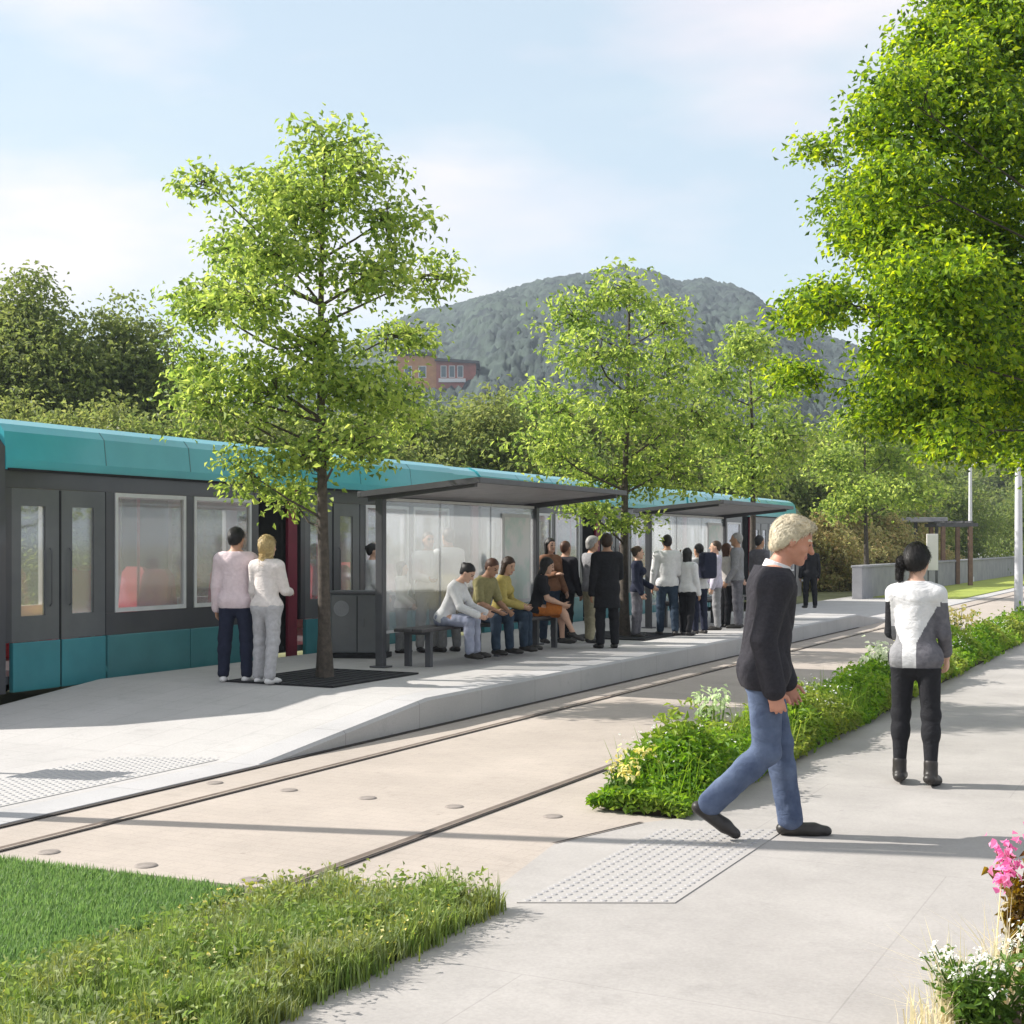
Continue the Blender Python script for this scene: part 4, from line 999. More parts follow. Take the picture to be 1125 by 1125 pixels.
# ------------------------------------------------------------------ people: smooth-union bodies meshed with surface nets
class Field:
    def __init__(s, lo, hi, h):
        s.h = h; s.lo = np.array(lo, float); s.n = np.ceil((np.array(hi)-s.lo)/h).astype(int)+1
        s.ax = [s.lo[i]+h*np.arange(s.n[i]) for i in range(3)]
        s.F = np.full(s.n, 1.0, dtype=np.float32)
    def sub(s, lo, hi, m):
        sl = []
        for i in range(3):
            a = int(np.clip(math.floor((lo[i]-m-s.lo[i])/s.h), 0, s.n[i]-1)); b = int(np.clip(math.ceil((hi[i]+m-s.lo[i])/s.h)+1, a+1, s.n[i]))
            sl.append(slice(a, b))
        g = np.meshgrid(*[s.ax[i][sl[i]] for i in range(3)], indexing='ij')
        return tuple(sl), np.stack(g, -1).astype(np.float32)
    def merge(s, sl, d, k):
        f = s.F[sl]
        if k > 0:
            hh = np.maximum(k-np.abs(f-d), 0)/k
            s.F[sl] = np.minimum(f, d)-hh*hh*k*0.25
        else: s.F[sl] = np.minimum(f, d)
    def cone(s, a, b, ra, rb, k=0.02, flat=None, inf=0.0):
        a = np.asarray(a, float); b = np.asarray(b, float); ra += inf; rb += inf; rm = max(ra, rb)
        sl, p = s.sub(np.minimum(a, b)-rm, np.maximum(a, b)+rm, k+2*s.h)
        q = p-a.astype(np.float32); ab = b-a
        if flat is not None:
            ax, sc = flat; ax = np.asarray(ax, float); g = 1.0/sc-1.0
            q = q+(q@ax.astype(np.float32))[..., None]*(ax*g).astype(np.float32)
            ab = ab+np.dot(ab, ax)*ax*g
        L = float(np.dot(ab, ab))+1e-9
        t = np.clip((q@ab.astype(np.float32))/L, 0, 1)
        d = np.linalg.norm(q-t[..., None]*ab.astype(np.float32), axis=-1)-(ra+t*(rb-ra))
        if flat is not None: d = d*min(1.0, flat[1]*1.15)
        s.merge(sl, d, k)
    def ell(s, c, r, Rm=None, k=0.015, inf=0.0, sub=False):
        c = np.asarray(c, float); r = np.asarray(r, float)+inf; m = float(max(r))
        sl, p = s.sub(c-m, c+m, k+2*s.h)
        q = p-c.astype(np.float32)
        if Rm is not None: q = q@np.asarray(Rm, dtype=np.float32)       # columns = local axes
        k0 = np.linalg.norm(q/r.astype(np.float32), axis=-1); k1 = np.linalg.norm(q/(r*r).astype(np.float32), axis=-1)
        d = k0*(k0-1)/np.maximum(k1, 1e-6)
        if sub:
            f = s.F[sl]; hh = np.maximum(k-np.abs(f+d), 0)/max(k, 1e-6)
            s.F[sl] = np.maximum(f, -d)+hh*hh*k*0.25
        else: s.merge(sl, d, k)
    def grid(s): return np.meshgrid(*[a.astype(np.float32) for a in s.ax], indexing='ij', sparse=True)
    def cut(s, nrm, c):          # keep n.p < c
        X, Y, Z = s.grid(); s.F = np.maximum(s.F, nrm[0]*X+nrm[1]*Y+nrm[2]*Z-np.float32(c))
    def folds(s, amp, freq, seed):
        rr = np.random.default_rng(seed); X, Y, Z = s.grid(); a = 0
        for i in range(7):
            v = rr.normal(size=3)*np.array([1, 1, 0.8]); v = v/np.linalg.norm(v)*freq*(0.6+1.1*rr.random())
            a = a+np.sin(v[0]*X+v[1]*Y+v[2]*Z+rr.random()*6.28+0.8*np.sin(X*freq*0.4+Z*freq*0.5+i))
        s.F = s.F-np.float32(amp/2.6)*np.abs(a)
    def mesh(s):
        F = s.F; F = np.pad(F, 1, constant_values=1.0); ins = F < 0; n = np.array(F.shape)-1
        cnt = np.zeros(n, np.float32); acc = np.zeros(tuple(n)+(3,), np.float32)
        def sh(a, o): return a[o[0]:o[0]+n[0], o[1]:o[1]+n[1], o[2]:o[2]+n[2]]
        for ax in range(3):
            o1, o2 = [(1, 2), (0, 2), (0, 1)][ax]
            for u in (0, 1):
                for v in (0, 1):
                    a = [0, 0, 0]; a[o1] = u; a[o2] = v; b = list(a); b[ax] = 1
                    fa, fb = sh(F, a), sh(F, b); x = (fa < 0) != (fb < 0)
                    t = np.where(x, fa/np.where(x, fa-fb, 1), 0)
                    cnt += x
                    acc[..., ax] += np.where(x, t, 0); acc[..., o1] += x*u; acc[..., o2] += x*v
        act = cnt > 0; idx = np.full(n, -1, np.int32); idx[act] = np.arange(act.sum())
        ijk = np.argwhere(act); V = (ijk+acc[act]/cnt[act][:, None]-1)*s.h+s.lo
        Q = []
        for ax in range(3):
            o1, o2 = [(1, 2), (2, 0), (0, 1)][ax]
            a = [slice(1, -1)]*3; a[ax] = slice(0, -1); b = list(a); b[ax] = slice(1, None)
            A = ins[tuple(a)]; B = ins[tuple(b)]
            for cond, flip in ((A & ~B, False), (~A & B, True)):
                g = np.argwhere(cond)
                if len(g) == 0: continue
                off = np.ones(3, int); off[ax] = 0; g = g+off
                e1 = np.zeros(3, int); e1[o1] = 1; e2 = np.zeros(3, int); e2[o2] = 1
                c = [idx[tuple((g-e1-e2).T)], idx[tuple((g-e2).T)], idx[tuple(g.T)], idx[tuple((g-e1).T)]]
                f = np.stack(c, -1)
                Q.append(f[:, ::-1] if flip else f)
        return V, np.concatenate(Q)

def rot(yaw, pitch, roll=0):
    """columns: forward, left, up; pitch > 0 looks down"""
    cy, sy, cp, sp = math.cos(yaw), math.sin(yaw), math.cos(pitch), math.sin(pitch)
    f = np.array([cy*cp, sy*cp, -sp]); l = np.array([-sy, cy, 0]); u = np.cross(f, l)
    if roll:
        c, s_ = math.cos(roll), math.sin(roll); l, u = l*c+u*s_, u*c-l*s_
    return np.stack([f, l, u], 1)

def cloth(name, c, c2=None, scale=25, rough=0.85, bump=0.25):
    m = mat(name, c, rough, c2 or tuple(v*0.8 for v in c), scale, bump=bump, bscale=220, spec=0.2)
    nt = m.node_tree; fine = [n for n in nt.nodes if n.type == 'BUMP'][0]
    tc = nd(nt, 'ShaderNodeTexCoord'); mp = nd(nt, 'ShaderNodeMapping'); mp.inputs['Scale'].default_value = (6.5, 6.5, 10); mp.inputs['Rotation'].default_value = (0.5, 0.35, 0.2)
    nt.links.new(tc.outputs['Object'], mp.inputs['Vector'])
    nz = nd(nt, 'ShaderNodeTexNoise', Scale=1.0, Detail=3.0, Roughness=0.55); nz.inputs['Distortion'].default_value = 1.2; nt.links.new(mp.outputs[0], nz.inputs['Vector'])
    ab = nd(nt, 'ShaderNodeMath', operation='SUBTRACT'); ab.inputs[1].default_value = 0.5; nt.links.new(nz.outputs['Fac'], ab.inputs[0])
    a2 = nd(nt, 'ShaderNodeMath', operation='ABSOLUTE'); nt.links.new(ab.outputs[0], a2.inputs[0])
    bp = nd(nt, 'ShaderNodeBump', Strength=0.27, Distance=0.06); nt.links.new(a2.outputs[0], bp.inputs['Height']); nt.links.new(bp.outputs[0], fine.inputs['Normal'])
    return m
SKIN = {k: mat('skin_'+k, c, 0.55, tuple(v*0.9 for v in c), 30, spec=0.35) for k, c in (('fair', (0.62, 0.38, 0.28)), ('tan', (0.46, 0.26, 0.17)), ('ruddy', (0.56, 0.27, 0.19)))}
HAIR = {k: mat('hair_'+k, c, 0.5, tuple(v*0.68 for v in c), 45, bump=0.15, bscale=120, spec=0.35) for k, c in (('black', (0.018, 0.016, 0.016)), ('brown', (0.06, 0.035, 0.022)), ('white', (0.80, 0.71, 0.54)), ('blonde', (0.56, 0.42, 0.20)), ('auburn', (0.11, 0.05, 0.03)), ('grey', (0.35, 0.34, 0.33)))}
EYEM = mat('eye', (0.05, 0.04, 0.035), 0.2); LIPM = mat('lips', (0.42, 0.17, 0.15), 0.5)

def person(label, group, pos, head, H, pose, clothes, hair, skin='fair', female=False, h=0.012, seat=None, seed=0):
    """pos: floor point below the pelvis; head: heading of the figure in degrees; seat: height of the seat top for sitters"""
    g = lambda k, d=0.0: pose.get(k, d)
    T = empty('person', (pos[0], pos[1], pos[2]), R(head), label, 'person', group)
    lean = R(g('lean')); S = math.sin(lean); Cc = math.cos(lean)
    u = np.array([S, 0, Cc]); f = np.array([Cc, 0, -S]); l = np.array([0, 1.0, 0])
    # legs
    legs = {}
    low = []
    for sd, sg in (('l', 1), ('r', -1)):
        hp, ab, kf, fp = R(g(sd+'hip')), R(g(sd+'ab', 3)), R(g(sd+'knee', 4)), R(g(sd+'foot'))
        hj = np.array([0, sg*0.05*H, 0])
        d1 = unit(np.array([math.sin(hp), sg*math.tan(ab)*math.cos(hp)+sg*(math.sin(ab) if abs(hp) > 1 else 0), -math.cos(hp)]))
        kn = hj+d1*0.238*H
        a2 = hp-kf; cr = g(sd+'cross')
        d2 = unit(np.array([math.sin(a2), sg*math.tan(ab)*0.3-sg*cr, -math.cos(a2)]))
        an = kn+d2*0.238*H
        to = sg*R(g('toeout', 8)); fd = np.array([math.cos(fp)*math.cos(to), math.cos(fp)*math.sin(to), math.sin(fp)]); fu = unit(np.array([-math.sin(fp)*math.cos(to), -math.sin(fp)*math.sin(to), math.cos(fp)]))
        pts = [an-fd*0.022*H-fu*0.026*H, an+fd*0.07*H-fu*0.030*H, an+fd*0.105*H-fu*0.033*H]
        legs[sd] = (hj, kn, an, fd, fu, pts); low += [pts[0][2]-0.020*H, pts[1][2]-0.016*H, pts[2][2]-0.013*H]
    pz = -min(low) if seat is None else seat+0.058*H
    pel = np.array([0, 0, pz])
    off = lambda q: np.asarray(q)+pel
    shw = (0.092 if female else 0.105)*H
    arms = {}
    for sd, sg in (('l', 1), ('r', -1)):
        sj = pel+u*0.270*H+l*sg*shw
        ap, ab, fl, inw = R(g(sd+'arm', 2)), R(g(sd+'out', 8)), R(g(sd+'elb', 14)), R(g(sd+'in', 0))
        e1 = unit(np.array([math.sin(ap), sg*math.tan(ab), -math.cos(ap)])); el = sj+e1*0.172*H
        a2 = ap+fl; e2 = unit(np.array([math.sin(a2)*math.cos(inw), sg*math.tan(ab)*0.35-sg*math.sin(inw), -math.cos(a2)*math.cos(inw)])); wr = el+e2*0.148*H
        arms[sd] = (sj, el, wr, e2)
    nb = pel+u*0.305*H; hy, hpch = R(g('hyaw')), lean*0.55+R(g('hpitch'))
    Rm = rot(hy, hpch, R(g('hroll'))); hs = 0.135*H/0.235
    htop = pel+u*0.338*H
    HOFF = np.array([0.012*H+0.02*H*math.sin(hpch)+g('fwdhead')*H, 0, 0])
    HP = lambda q: htop+Rm@(np.asarray(q, float)*hs)+HOFF
    ctr = HP((0, 0, 0.12))
    allp = [pel, nb, ctr]+[q for a in arms.values() for q in a[:3]]+[off(q) for k in legs.values() for q in (k[1], k[2], k[5][2])]
    for a in arms.values(): allp.append(a[2]+a[3]*0.12*H)
    lo = np.min(allp, 0)-0.20*H*0.8; hi = np.max(allp, 0)+0.16*H*0.8; lo[2] = max(lo[2], -0.03)
    hw = 0.060 if not female else 0.063
    def torso(F, inf=0.0, k=0.035):
        F.cone(pel-l*0.045*H, pel+l*0.045*H, hw*H, hw*H, k, (f, 0.95), inf)
        F.cone(pel+u*0.02*H, pel+u*0.13*H, (0.088 if not female else 0.084)*H, (0.080 if not female else 0.066)*H, k, (f, 0.70), inf)
        F.cone(pel+u*0.13*H, pel+u*0.245*H, (0.080 if not female else 0.067)*H, (0.098 if not female else 0.082)*H, k, (f, 0.66), inf)
        F.cone(pel+u*0.262*H-l*shw*0.75, pel+u*0.262*H+l*shw*0.75, 0.036*H, 0.036*H, k, None, inf)
        for sg in (1, -1): F.cone(pel+u*0.300*H, pel+u*0.272*H+l*sg*shw*0.95, 0.030*H, 0.026*H, k, None, inf)
        F.cone(pel+u*0.285*H, pel+u*0.31*H, 0.052*H, 0.034*H, k, (f, 0.8), inf)
        if female:
            for sg in (1, -1): F.ell(pel+u*0.205*H+f*0.05*H+l*sg*0.04*H, np.array([0.036, 0.036, 0.036])*H, None, 0.03, inf)
    def legf(F, inf=0.0, k=0.018, shin=1.0, flare=0.0):
        for sd in ('l', 'r'):
            hj, kn, an = [off(q) for q in legs[sd][:3]]
            F.cone(hj, kn, 0.050*H, 0.034*H, k, None, inf)
            e = kn+(an-kn)*shin
            F.cone(kn, kn+(an-kn)*0.35, 0.0345*H, 0.033*H, k, None, inf); F.ell(kn, np.array([0.036, 0.036, 0.036])*H, None, 0.02, inf)
            F.cone(kn+(an-kn)*0.28, e, 0.032*H, 0.021*H+flare, k, None, inf)
            if flare == 0: F.ell(kn+(an-kn)*0.3-np.array([math.cos(math.atan2(*(an-kn)[[0, 2]])), 0, 0])*0, np.array([0.033, 0.032, 0.05])*H, None, 0.02, inf)
    def armf(F, inf=0.0, k=0.022, to=1.0, loose=0.0):
        for sd in ('l', 'r'):
            sj, el, wr, e2 = arms[sd]
            if to <= 0.55:
                F.cone(sj, sj+(el-sj)*to*1.6, 0.032*H, 0.029*H, k, None, inf); continue
            F.cone(sj, el, 0.0295*H, 0.025*H, 0.03, None, inf)
            F.cone(el, el+(wr-el)*(to-0.5)*2, 0.0255*H, (0.018 if to > 0.9 else 0.022)*H+loose, 0.012, None, inf)
    def footf(F, inf=0.0, k=0.015, which=('l', 'r')):
        for sd in which:
            hj, kn, an, fd, fu, pts = legs[sd]; pts = [off(q) for q in pts]
            F.cone(pts[0], pts[1], 0.0205*H, 0.0245*H, k, (fu, 0.85), inf); F.cone(pts[1], pts[2], 0.0245*H, 0.020*H, k, (fu, 0.74), inf)
            F.cone(off(an)-fu*0.004*H, off(an)+fd*0.02*H-fu*0.022*H, 0.021*H, 0.018*H, k, None, inf)
    def waistcut(F, w):
        if seat is None: F.cut(u, float(u@(pel+u*w*H))); return
        X, Y, Z = F.grid()      # sitters: cut only round the torso, never across the lap
        v = u[0]*(X-pel[0])+u[1]*(Y-pel[1])+u[2]*(Z-pel[2])-np.float32(0.035*H)
        F.F = np.maximum(F.F, np.minimum(v, np.float32(0.10*H)-X))
    # ---- body
    F = Field(lo, hi, h)
    cov = any(c[0] in ('trousers', 'leggings') for c in clothes)
    torso(F, -0.007); legf(F, -0.008 if cov else 0.0); footf(F)
    for sd, sg in (('l', 1), ('r', -1)):
        sj, el, wr, e2 = arms[sd]
        F.cone(sj, el, 0.029*H, 0.0235*H, 0.02); F.cone(el, el+(wr-el)*0.4, 0.0235*H, 0.0235*H, 0.012); F.cone(el+(wr-el)*0.4, wr, 0.0235*H, 0.0155*H, 0.012)
        # hand: palm, four bent fingers, thumb from the side
        fwd_ = np.array([1.0, 0, 0.15]); ac = unit(fwd_-e2*np.dot(fwd_, e2)) if abs(np.dot(unit(fwd_), e2)) < 0.93 else unit(np.array([0, -sg, 0.3])-e2*np.dot(np.array([0, -sg, 0.3]), e2))
        pn = np.cross(e2, ac); pn = pn*np.sign(np.dot(pn, np.array([0, -sg, 0.01])) or 1.0)
        F.cone(wr, wr+e2*0.028*H, 0.0150*H, 0.0215*H, 0.010, (pn, 0.55)); F.cone(wr+e2*0.02*H-ac*0.004*H, wr+e2*0.048*H, 0.021*H, 0.0235*H, 0.006, (pn, 0.46))
        fr = max(0.0050*H, h*0.62); curl = R(g('curl', 26))
        for j, ln in enumerate((0.040, 0.046, 0.043, 0.034)):
            b = wr+e2*(0.052 if j < 3 else 0.047)*H+ac*(1.5-j)*0.0122*H; d = e2*math.cos(curl*0.6)+pn*math.sin(curl*0.6)+ac*(1.5-j)*0.06; m1 = b+d*ln*0.5*H
            dd = e2*math.cos(curl*1.9)+pn*math.sin(curl*1.9); m2 = m1+dd*ln*0.5*H
            F.cone(b, m1, fr*1.08, fr, 0.004); F.cone(m1, m2, fr, fr*0.82, 0.003)
        tb = wr+e2*0.016*H+ac*0.016*H; t1 = tb+unit(e2*0.75+ac*0.75+pn*0.25)*0.026*H; t2 = t1+unit(e2*0.95+ac*0.25+pn*0.3)*0.022*H
        F.cone(tb, t1, fr*1.5, fr*1.15, 0.006); F.cone(t1, t2, fr*1.15, fr*0.9, 0.003)
    F.cone(nb-u*0.01*H, HP((-0.012, 0, 0.07)), 0.034*H if not female else 0.029*H, 0.031*H if not female else 0.027*H, 0.02)
    def skull(F, inf=0.0, k=0.02):
        F.ell(HP((-0.004, 0, 0.137)), np.array([0.098, 0.077, 0.098])*hs, Rm, k, inf)
    skull(F)
    F.ell(HP((0.032, 0, 0.075)), np.array([0.060, 0.058, 0.072])*hs, Rm, 0.022)
    F.ell(HP((0.070, 0, 0.020)), np.array([0.024, 0.027, 0.021])*hs, Rm, 0.022)
    F.cone(HP((0.055, -0.022, 0.030)), HP((-0.01, -0.055, 0.065)), 0.017*hs, 0.015*hs, 0.02); F.cone(HP((0.055, 0.022, 0.030)), HP((-0.01, 0.055, 0.065)), 0.017*hs, 0.015*hs, 0.02)
    if h < 0.010:
        for sg in (1, -1):
            F.ell(HP((0.097, sg*0.032, 0.122)), np.array([0.016, 0.019, 0.013])*hs, Rm, 0.010, 0, True)
            F.ell(HP((0.055, sg*0.045, 0.085)), np.array([0.03, 0.02, 0.022])*hs, Rm, 0.015)
        F.cone(HP((0.088, -0.045, 0.136)), HP((0.088, 0.045, 0.136)), 0.010*hs, 0.010*hs, 0.014)
        for sg in (1, -1): F.ell(HP((0.079, sg*0.032, 0.121)), np.array([0.014, 0.014, 0.0125])*hs, Rm, 0.003)
        F.cone(HP((0.088, 0, 0.050)), HP((0.090, 0, 0.058)), 0.012*hs, 0.010*hs, 0.008, (Rm[:, 2], 0.8)); F.ell(HP((0.087, 0, 0.047)), np.array([0.011, 0.022, 0.007])*hs, Rm, 0.006)
    F.cone(HP((0.092, 0, 0.122)), HP((0.113, 0, 0.088)), max(0.010*hs, h*0.8), max(0.0155*hs, h*0.9), 0.014)
    for sg in (1, -1): F.ell(HP((-0.006, sg*0.078, 0.108)), np.array([0.019, 0.009, 0.031])*hs+(0.003 if h > 0.01 else 0), Rm, 0.006)
    V, Q = F.mesh()
    fc = V[Q].mean(1); loc = ((fc-htop-HOFF)@Rm)/hs
    mi = np.zeros(len(Q), int)
    for sg in (1, -1):
        e = ((loc[:, 0]-0.092)/0.018)**2+((loc[:, 1]-sg*0.032)/0.0135)**2+((loc[:, 2]-0.121)/0.0075)**2 < 1; mi[e] = 1
    mi[(loc[:, 0] > 0.075) & (np.abs(loc[:, 1]) < 0.024) & (loc[:, 2] > 0.041) & (loc[:, 2] < 0.060)] = 2
    brow = (loc[:, 0] > 0.07) & (np.abs(loc[:, 1]) > 0.014) & (np.abs(loc[:, 1]) < 0.052) & (loc[:, 2] > 0.139) & (loc[:, 2] < 0.149); mi[brow] = 3
    np_mesh('body', V, Q, [SKIN[skin], EYEM, LIPM, HAIR[hair[1]]], T, True, mi)
    # ---- hair
    F = Field(ctr-0.30*H*0.55, ctr+0.22*H*0.5, min(h, 0.010))
    st = hair[0]; vol = 0.013 if st != 'short' else 0.009
    F.ell(HP((-0.020, 0, 0.144)), np.array([0.100+vol*0.7, 0.077+vol*0.65, 0.095+vol])*hs, Rm, 0.01)
    F.ell(HP((-0.05, 0, 0.085)), np.array([0.055, 0.070, 0.06])*hs, Rm, 0.02)
    if st == 'full':
        F.ell(HP((0.02, 0, 0.205)), np.array([0.085, 0.074, 0.040])*hs, Rm, 0.03); F.ell(HP((-0.075, 0, 0.075)), np.array([0.035, 0.066, 0.062])*hs, Rm, 0.02)
    if h < 0.0125: F.folds(0.0014, 80, seed+5)
    nf = Rm@unit(np.array([1.0, 0, -0.95])); X, Y, Z = F.grid(); F.F = np.maximum(F.F, nf[0]*X+nf[1]*Y+nf[2]*Z-np.float32(nf@HP((0.066, 0, 0.183)))+np.float32(0.004)*np.sin(95*X+40*Z)*np.sin(110*Y+60*Z))
    F.cut(-Rm[:, 2], float(-Rm[:, 2]@HP((0, 0, 0.035 if st in ('short', 'full') else 0.04))))
    if st == 'long':
        F.cone(HP((-0.055, 0, 0.12)), HP((-0.075, 0, -0.10)), 0.062*hs, 0.055*hs, 0.02, (Rm[:, 0], 0.6))
        for sg in (1, -1): F.cone(HP((-0.01, sg*0.072, 0.15)), HP((-0.02, sg*0.075, -0.02)), 0.026*hs, 0.026*hs, 0.02)
        F.folds(0.004, 90, seed+6)
    if st == 'pony':
        F.ell(HP((-0.115, 0, 0.135)), np.array([0.026, 0.024, 0.026])*hs, Rm, 0.012); F.cone(HP((-0.125, 0.0, 0.13)), HP((-0.13, 0.03, -0.04)), 0.030*hs, 0.020*hs, 0.015); F.ell(HP((-0.133, 0.02, 0.03)), np.array([0.03, 0.032, 0.07])*hs, Rm, 0.02)
        F.folds(0.005, 100, seed+6)
    if st == 'sidepony':
        F.ell(HP((-0.055, 0.088, 0.115)), np.array([0.034, 0.030, 0.034])*hs, Rm, 0.012); F.cone(HP((-0.06, 0.10, 0.11)), HP((-0.075, 0.102, -0.02)), 0.036*hs, 0.024*hs, 0.015)
        F.folds(0.004, 80, seed+6)
    if st == 'bun': F.ell(HP((-0.11, 0, 0.17)), np.array([0.042, 0.042, 0.042])*hs, Rm, 0.012)
    V, Q = F.mesh()
    if h < 0.0115:      # loose strands over the hair mass
        rs = np.random.default_rng(seed+9); ns = 2600 if h < 0.009 else 900
        nv = V[Q[rs.integers(0, len(Q), ns)]]; w4 = rs.dirichlet(np.ones(4), ns); pt = (nv*w4[..., None]).sum(1)
        cn = HP((-0.015, 0, 0.13)); out = unit(pt-cn)
        fl = -Rm[:, 0]*0.8-Rm[:, 2]*0.75+rs.normal(size=(ns, 3))*0.38; fl = unit(fl-out*np.sum(fl*out, 1, keepdims=True))
        ln = (0.020+0.026*rs.random(ns))[:, None]*(1.0 if st in ('short', 'full') else 1.3); sd_ = np.cross(fl, out)*(0.0016 if h < 0.009 else 0.0024)
        b0 = pt-out*0.004-fl*ln*0.4; m0 = pt+out*(0.004+0.003*rs.random((ns, 1))); e0 = pt+fl*ln*0.75+out*(0.001+0.004*rs.random((ns, 1)))
        VS = np.stack([b0-sd_, b0+sd_, m0+sd_, m0-sd_, e0+sd_*0.4, e0-sd_*0.4], 1).reshape(-1, 3); k6 = np.arange(ns)*6+len(V)
        QS = np.stack([np.stack([k6, k6+1, k6+2, k6+3], 1), np.stack([k6+3, k6+2, k6+4, k6+5], 1)], 1).reshape(-1, 4)
        V = np.concatenate([V, VS]); Q = np.concatenate([Q, QS])
    np_mesh('hair', V, Q, HAIR[hair[1]], T, True)
    # ---- clothes
    clothes = [c for c in clothes if c[0] != 'shoes']+[('shoes', c[1], dict(c[2], which=w)) for c in clothes if c[0] == 'shoes' for w in ('l', 'r')]
    hem = max([c[2].get('hem', 0.03) for c in clothes if c[0] in ('top', 'jacket')]+[0.0])
    for kind, m, o in clothes:
        F = Field(lo, hi, h)
        inf = o.get('inf', 0.010 if kind not in ('top', 'jacket') else 0.014)
        if kind in ('trousers', 'leggings', 'shorts'):
            legf(F, inf if kind != 'leggings' else 0.006, 0.022, o.get('to', 0.95 if kind != 'shorts' else 0.05), o.get('flare', 0.012 if kind == 'trousers' else 0.0))
            F.cone(pel-l*0.045*H, pel+l*0.045*H, hw*H, hw*H, 0.036, (f, 0.95), inf*0.8); F.cone(pel+u*0.0*H, pel+u*0.1*H, 0.088*H if not female else 0.084*H, 0.08*H, 0.036, (f, 0.72), inf*0.6)
            if kind != 'leggings': F.folds(o.get('fold', 0.004), 42, seed+1)
            waistcut(F, -hem+0.014)
        elif kind in ('top', 'jacket', 'coat'):
            torso(F, inf, 0.035); F.folds(o.get('fold', 0.0035), 30, seed+2)
            if kind == 'coat':
                F.cone(pel+u*0.02*H, pel-np.array([0, 0, 0.17*H]), 0.09*H, 0.108*H, 0.04, (np.array([1.0, 0, 0]), 0.78), inf)
                F.folds(0.004, 25, seed+8); F.cut(np.array([0, 0, -1.0]), -(pz-0.17*H))
            else: F.cut(-u, float(-u@(pel-u*o.get('hem', 0.03)*H)))
            F.cut(u, float(u@(pel+u*0.322*H)))
            if o.get('open'):
                X, Y, Z = F.grid(); ww = o['open']
                fx = f[0]*(X-pel[0])+f[2]*(Z-pel[2]); uu = u[0]*(X-pel[0])+u[2]*(Z-pel[2])
                wid = ww[0]*H+np.maximum(0, uu-0.17*H)*ww[1]
                F.F = np.maximum(F.F, np.minimum(wid-np.abs(Y), fx-0.012*H))
            armf(F, inf+o.get('sleeve_inf', 0), 0.02, o.get('to', 1.0), o.get('loose', 0.005))
        elif kind in ('skirt',):
            F.cone(pel+u*0.05*H, pel-np.array([0, 0, o.get('len', 0.2)*H]) if seat is None else pel, 0.085*H, 0.12*H if seat is None else 0.085*H, 0.03, (f, 0.8), inf)
            for sd in ('l', 'r'):
                hj, kn = [off(q) for q in legs[sd][:2]]; F.cone(hj, hj+(kn-hj)*o.get('len', 0.2)/0.24, 0.055*H, 0.05*H, 0.05, None, inf)
            F.folds(0.006, 45, seed+3); waistcut(F, -hem+0.02)
        elif kind == 'shoes':
            footf(F, 0.005 if 'boot' not in o else 0.009, 0.015, (o['which'],))
            if 'boot' in o:
                for sd in (o['which'],):
                    kn, an = off(legs[sd][1]), off(legs[sd][2]); F.cone(an, an+(kn-an)*0.16, 0.024*H, 0.025*H, 0.015, None, 0.007)
                    if 'heel' in o: F.cone(off(legs[sd][5][0]), off(legs[sd][5][0])-legs[sd][4]*0.012*H, 0.014*H, 0.013*H, 0.004)
            X, Y, Z = F.grid(); 
            if all(abs(g(k+'foot')) < 3 for k in 'lr'): F.cut(np.array([0, 0, -1.0]), 0.0)
            else:
                F.F = np.maximum(F.F, -Z-0.002)
        elif kind == 'collar':
            F.cone(pel+u*0.288*H, pel+u*0.340*H+f*0.010*H, 0.050*H, 0.041*H, 0.02, (f, 0.9), 0.006); F.cut(unit(u+f*0.25), float(unit(u+f*0.25)@(pel+u*0.338*H))); F.cut(-u, float(-u@(pel+u*0.27*H)))
        V, Q = F.mesh()
        mats = m if isinstance(m, list) else [m]; mi = None
        if len(mats) > 1:
            fc = V[Q].mean(1); mi = o['pick'](fc-pel, H).astype(int)
        names = {'top': 'shirt', 'leggings': 'leggings', 'trousers': 'trousers', 'shorts': 'shorts', 'jacket': 'jacket', 'coat': 'coat', 'skirt': 'skirt', 'shoes': 'shoe', 'collar': 'collar'}
        np_mesh(o.get('name', names[kind]), V, Q, mats, T, True, mi)
    return T, {'pel': pel, 'u': u, 'f': f, 'arms': arms, 'HP': HP, 'H': H}

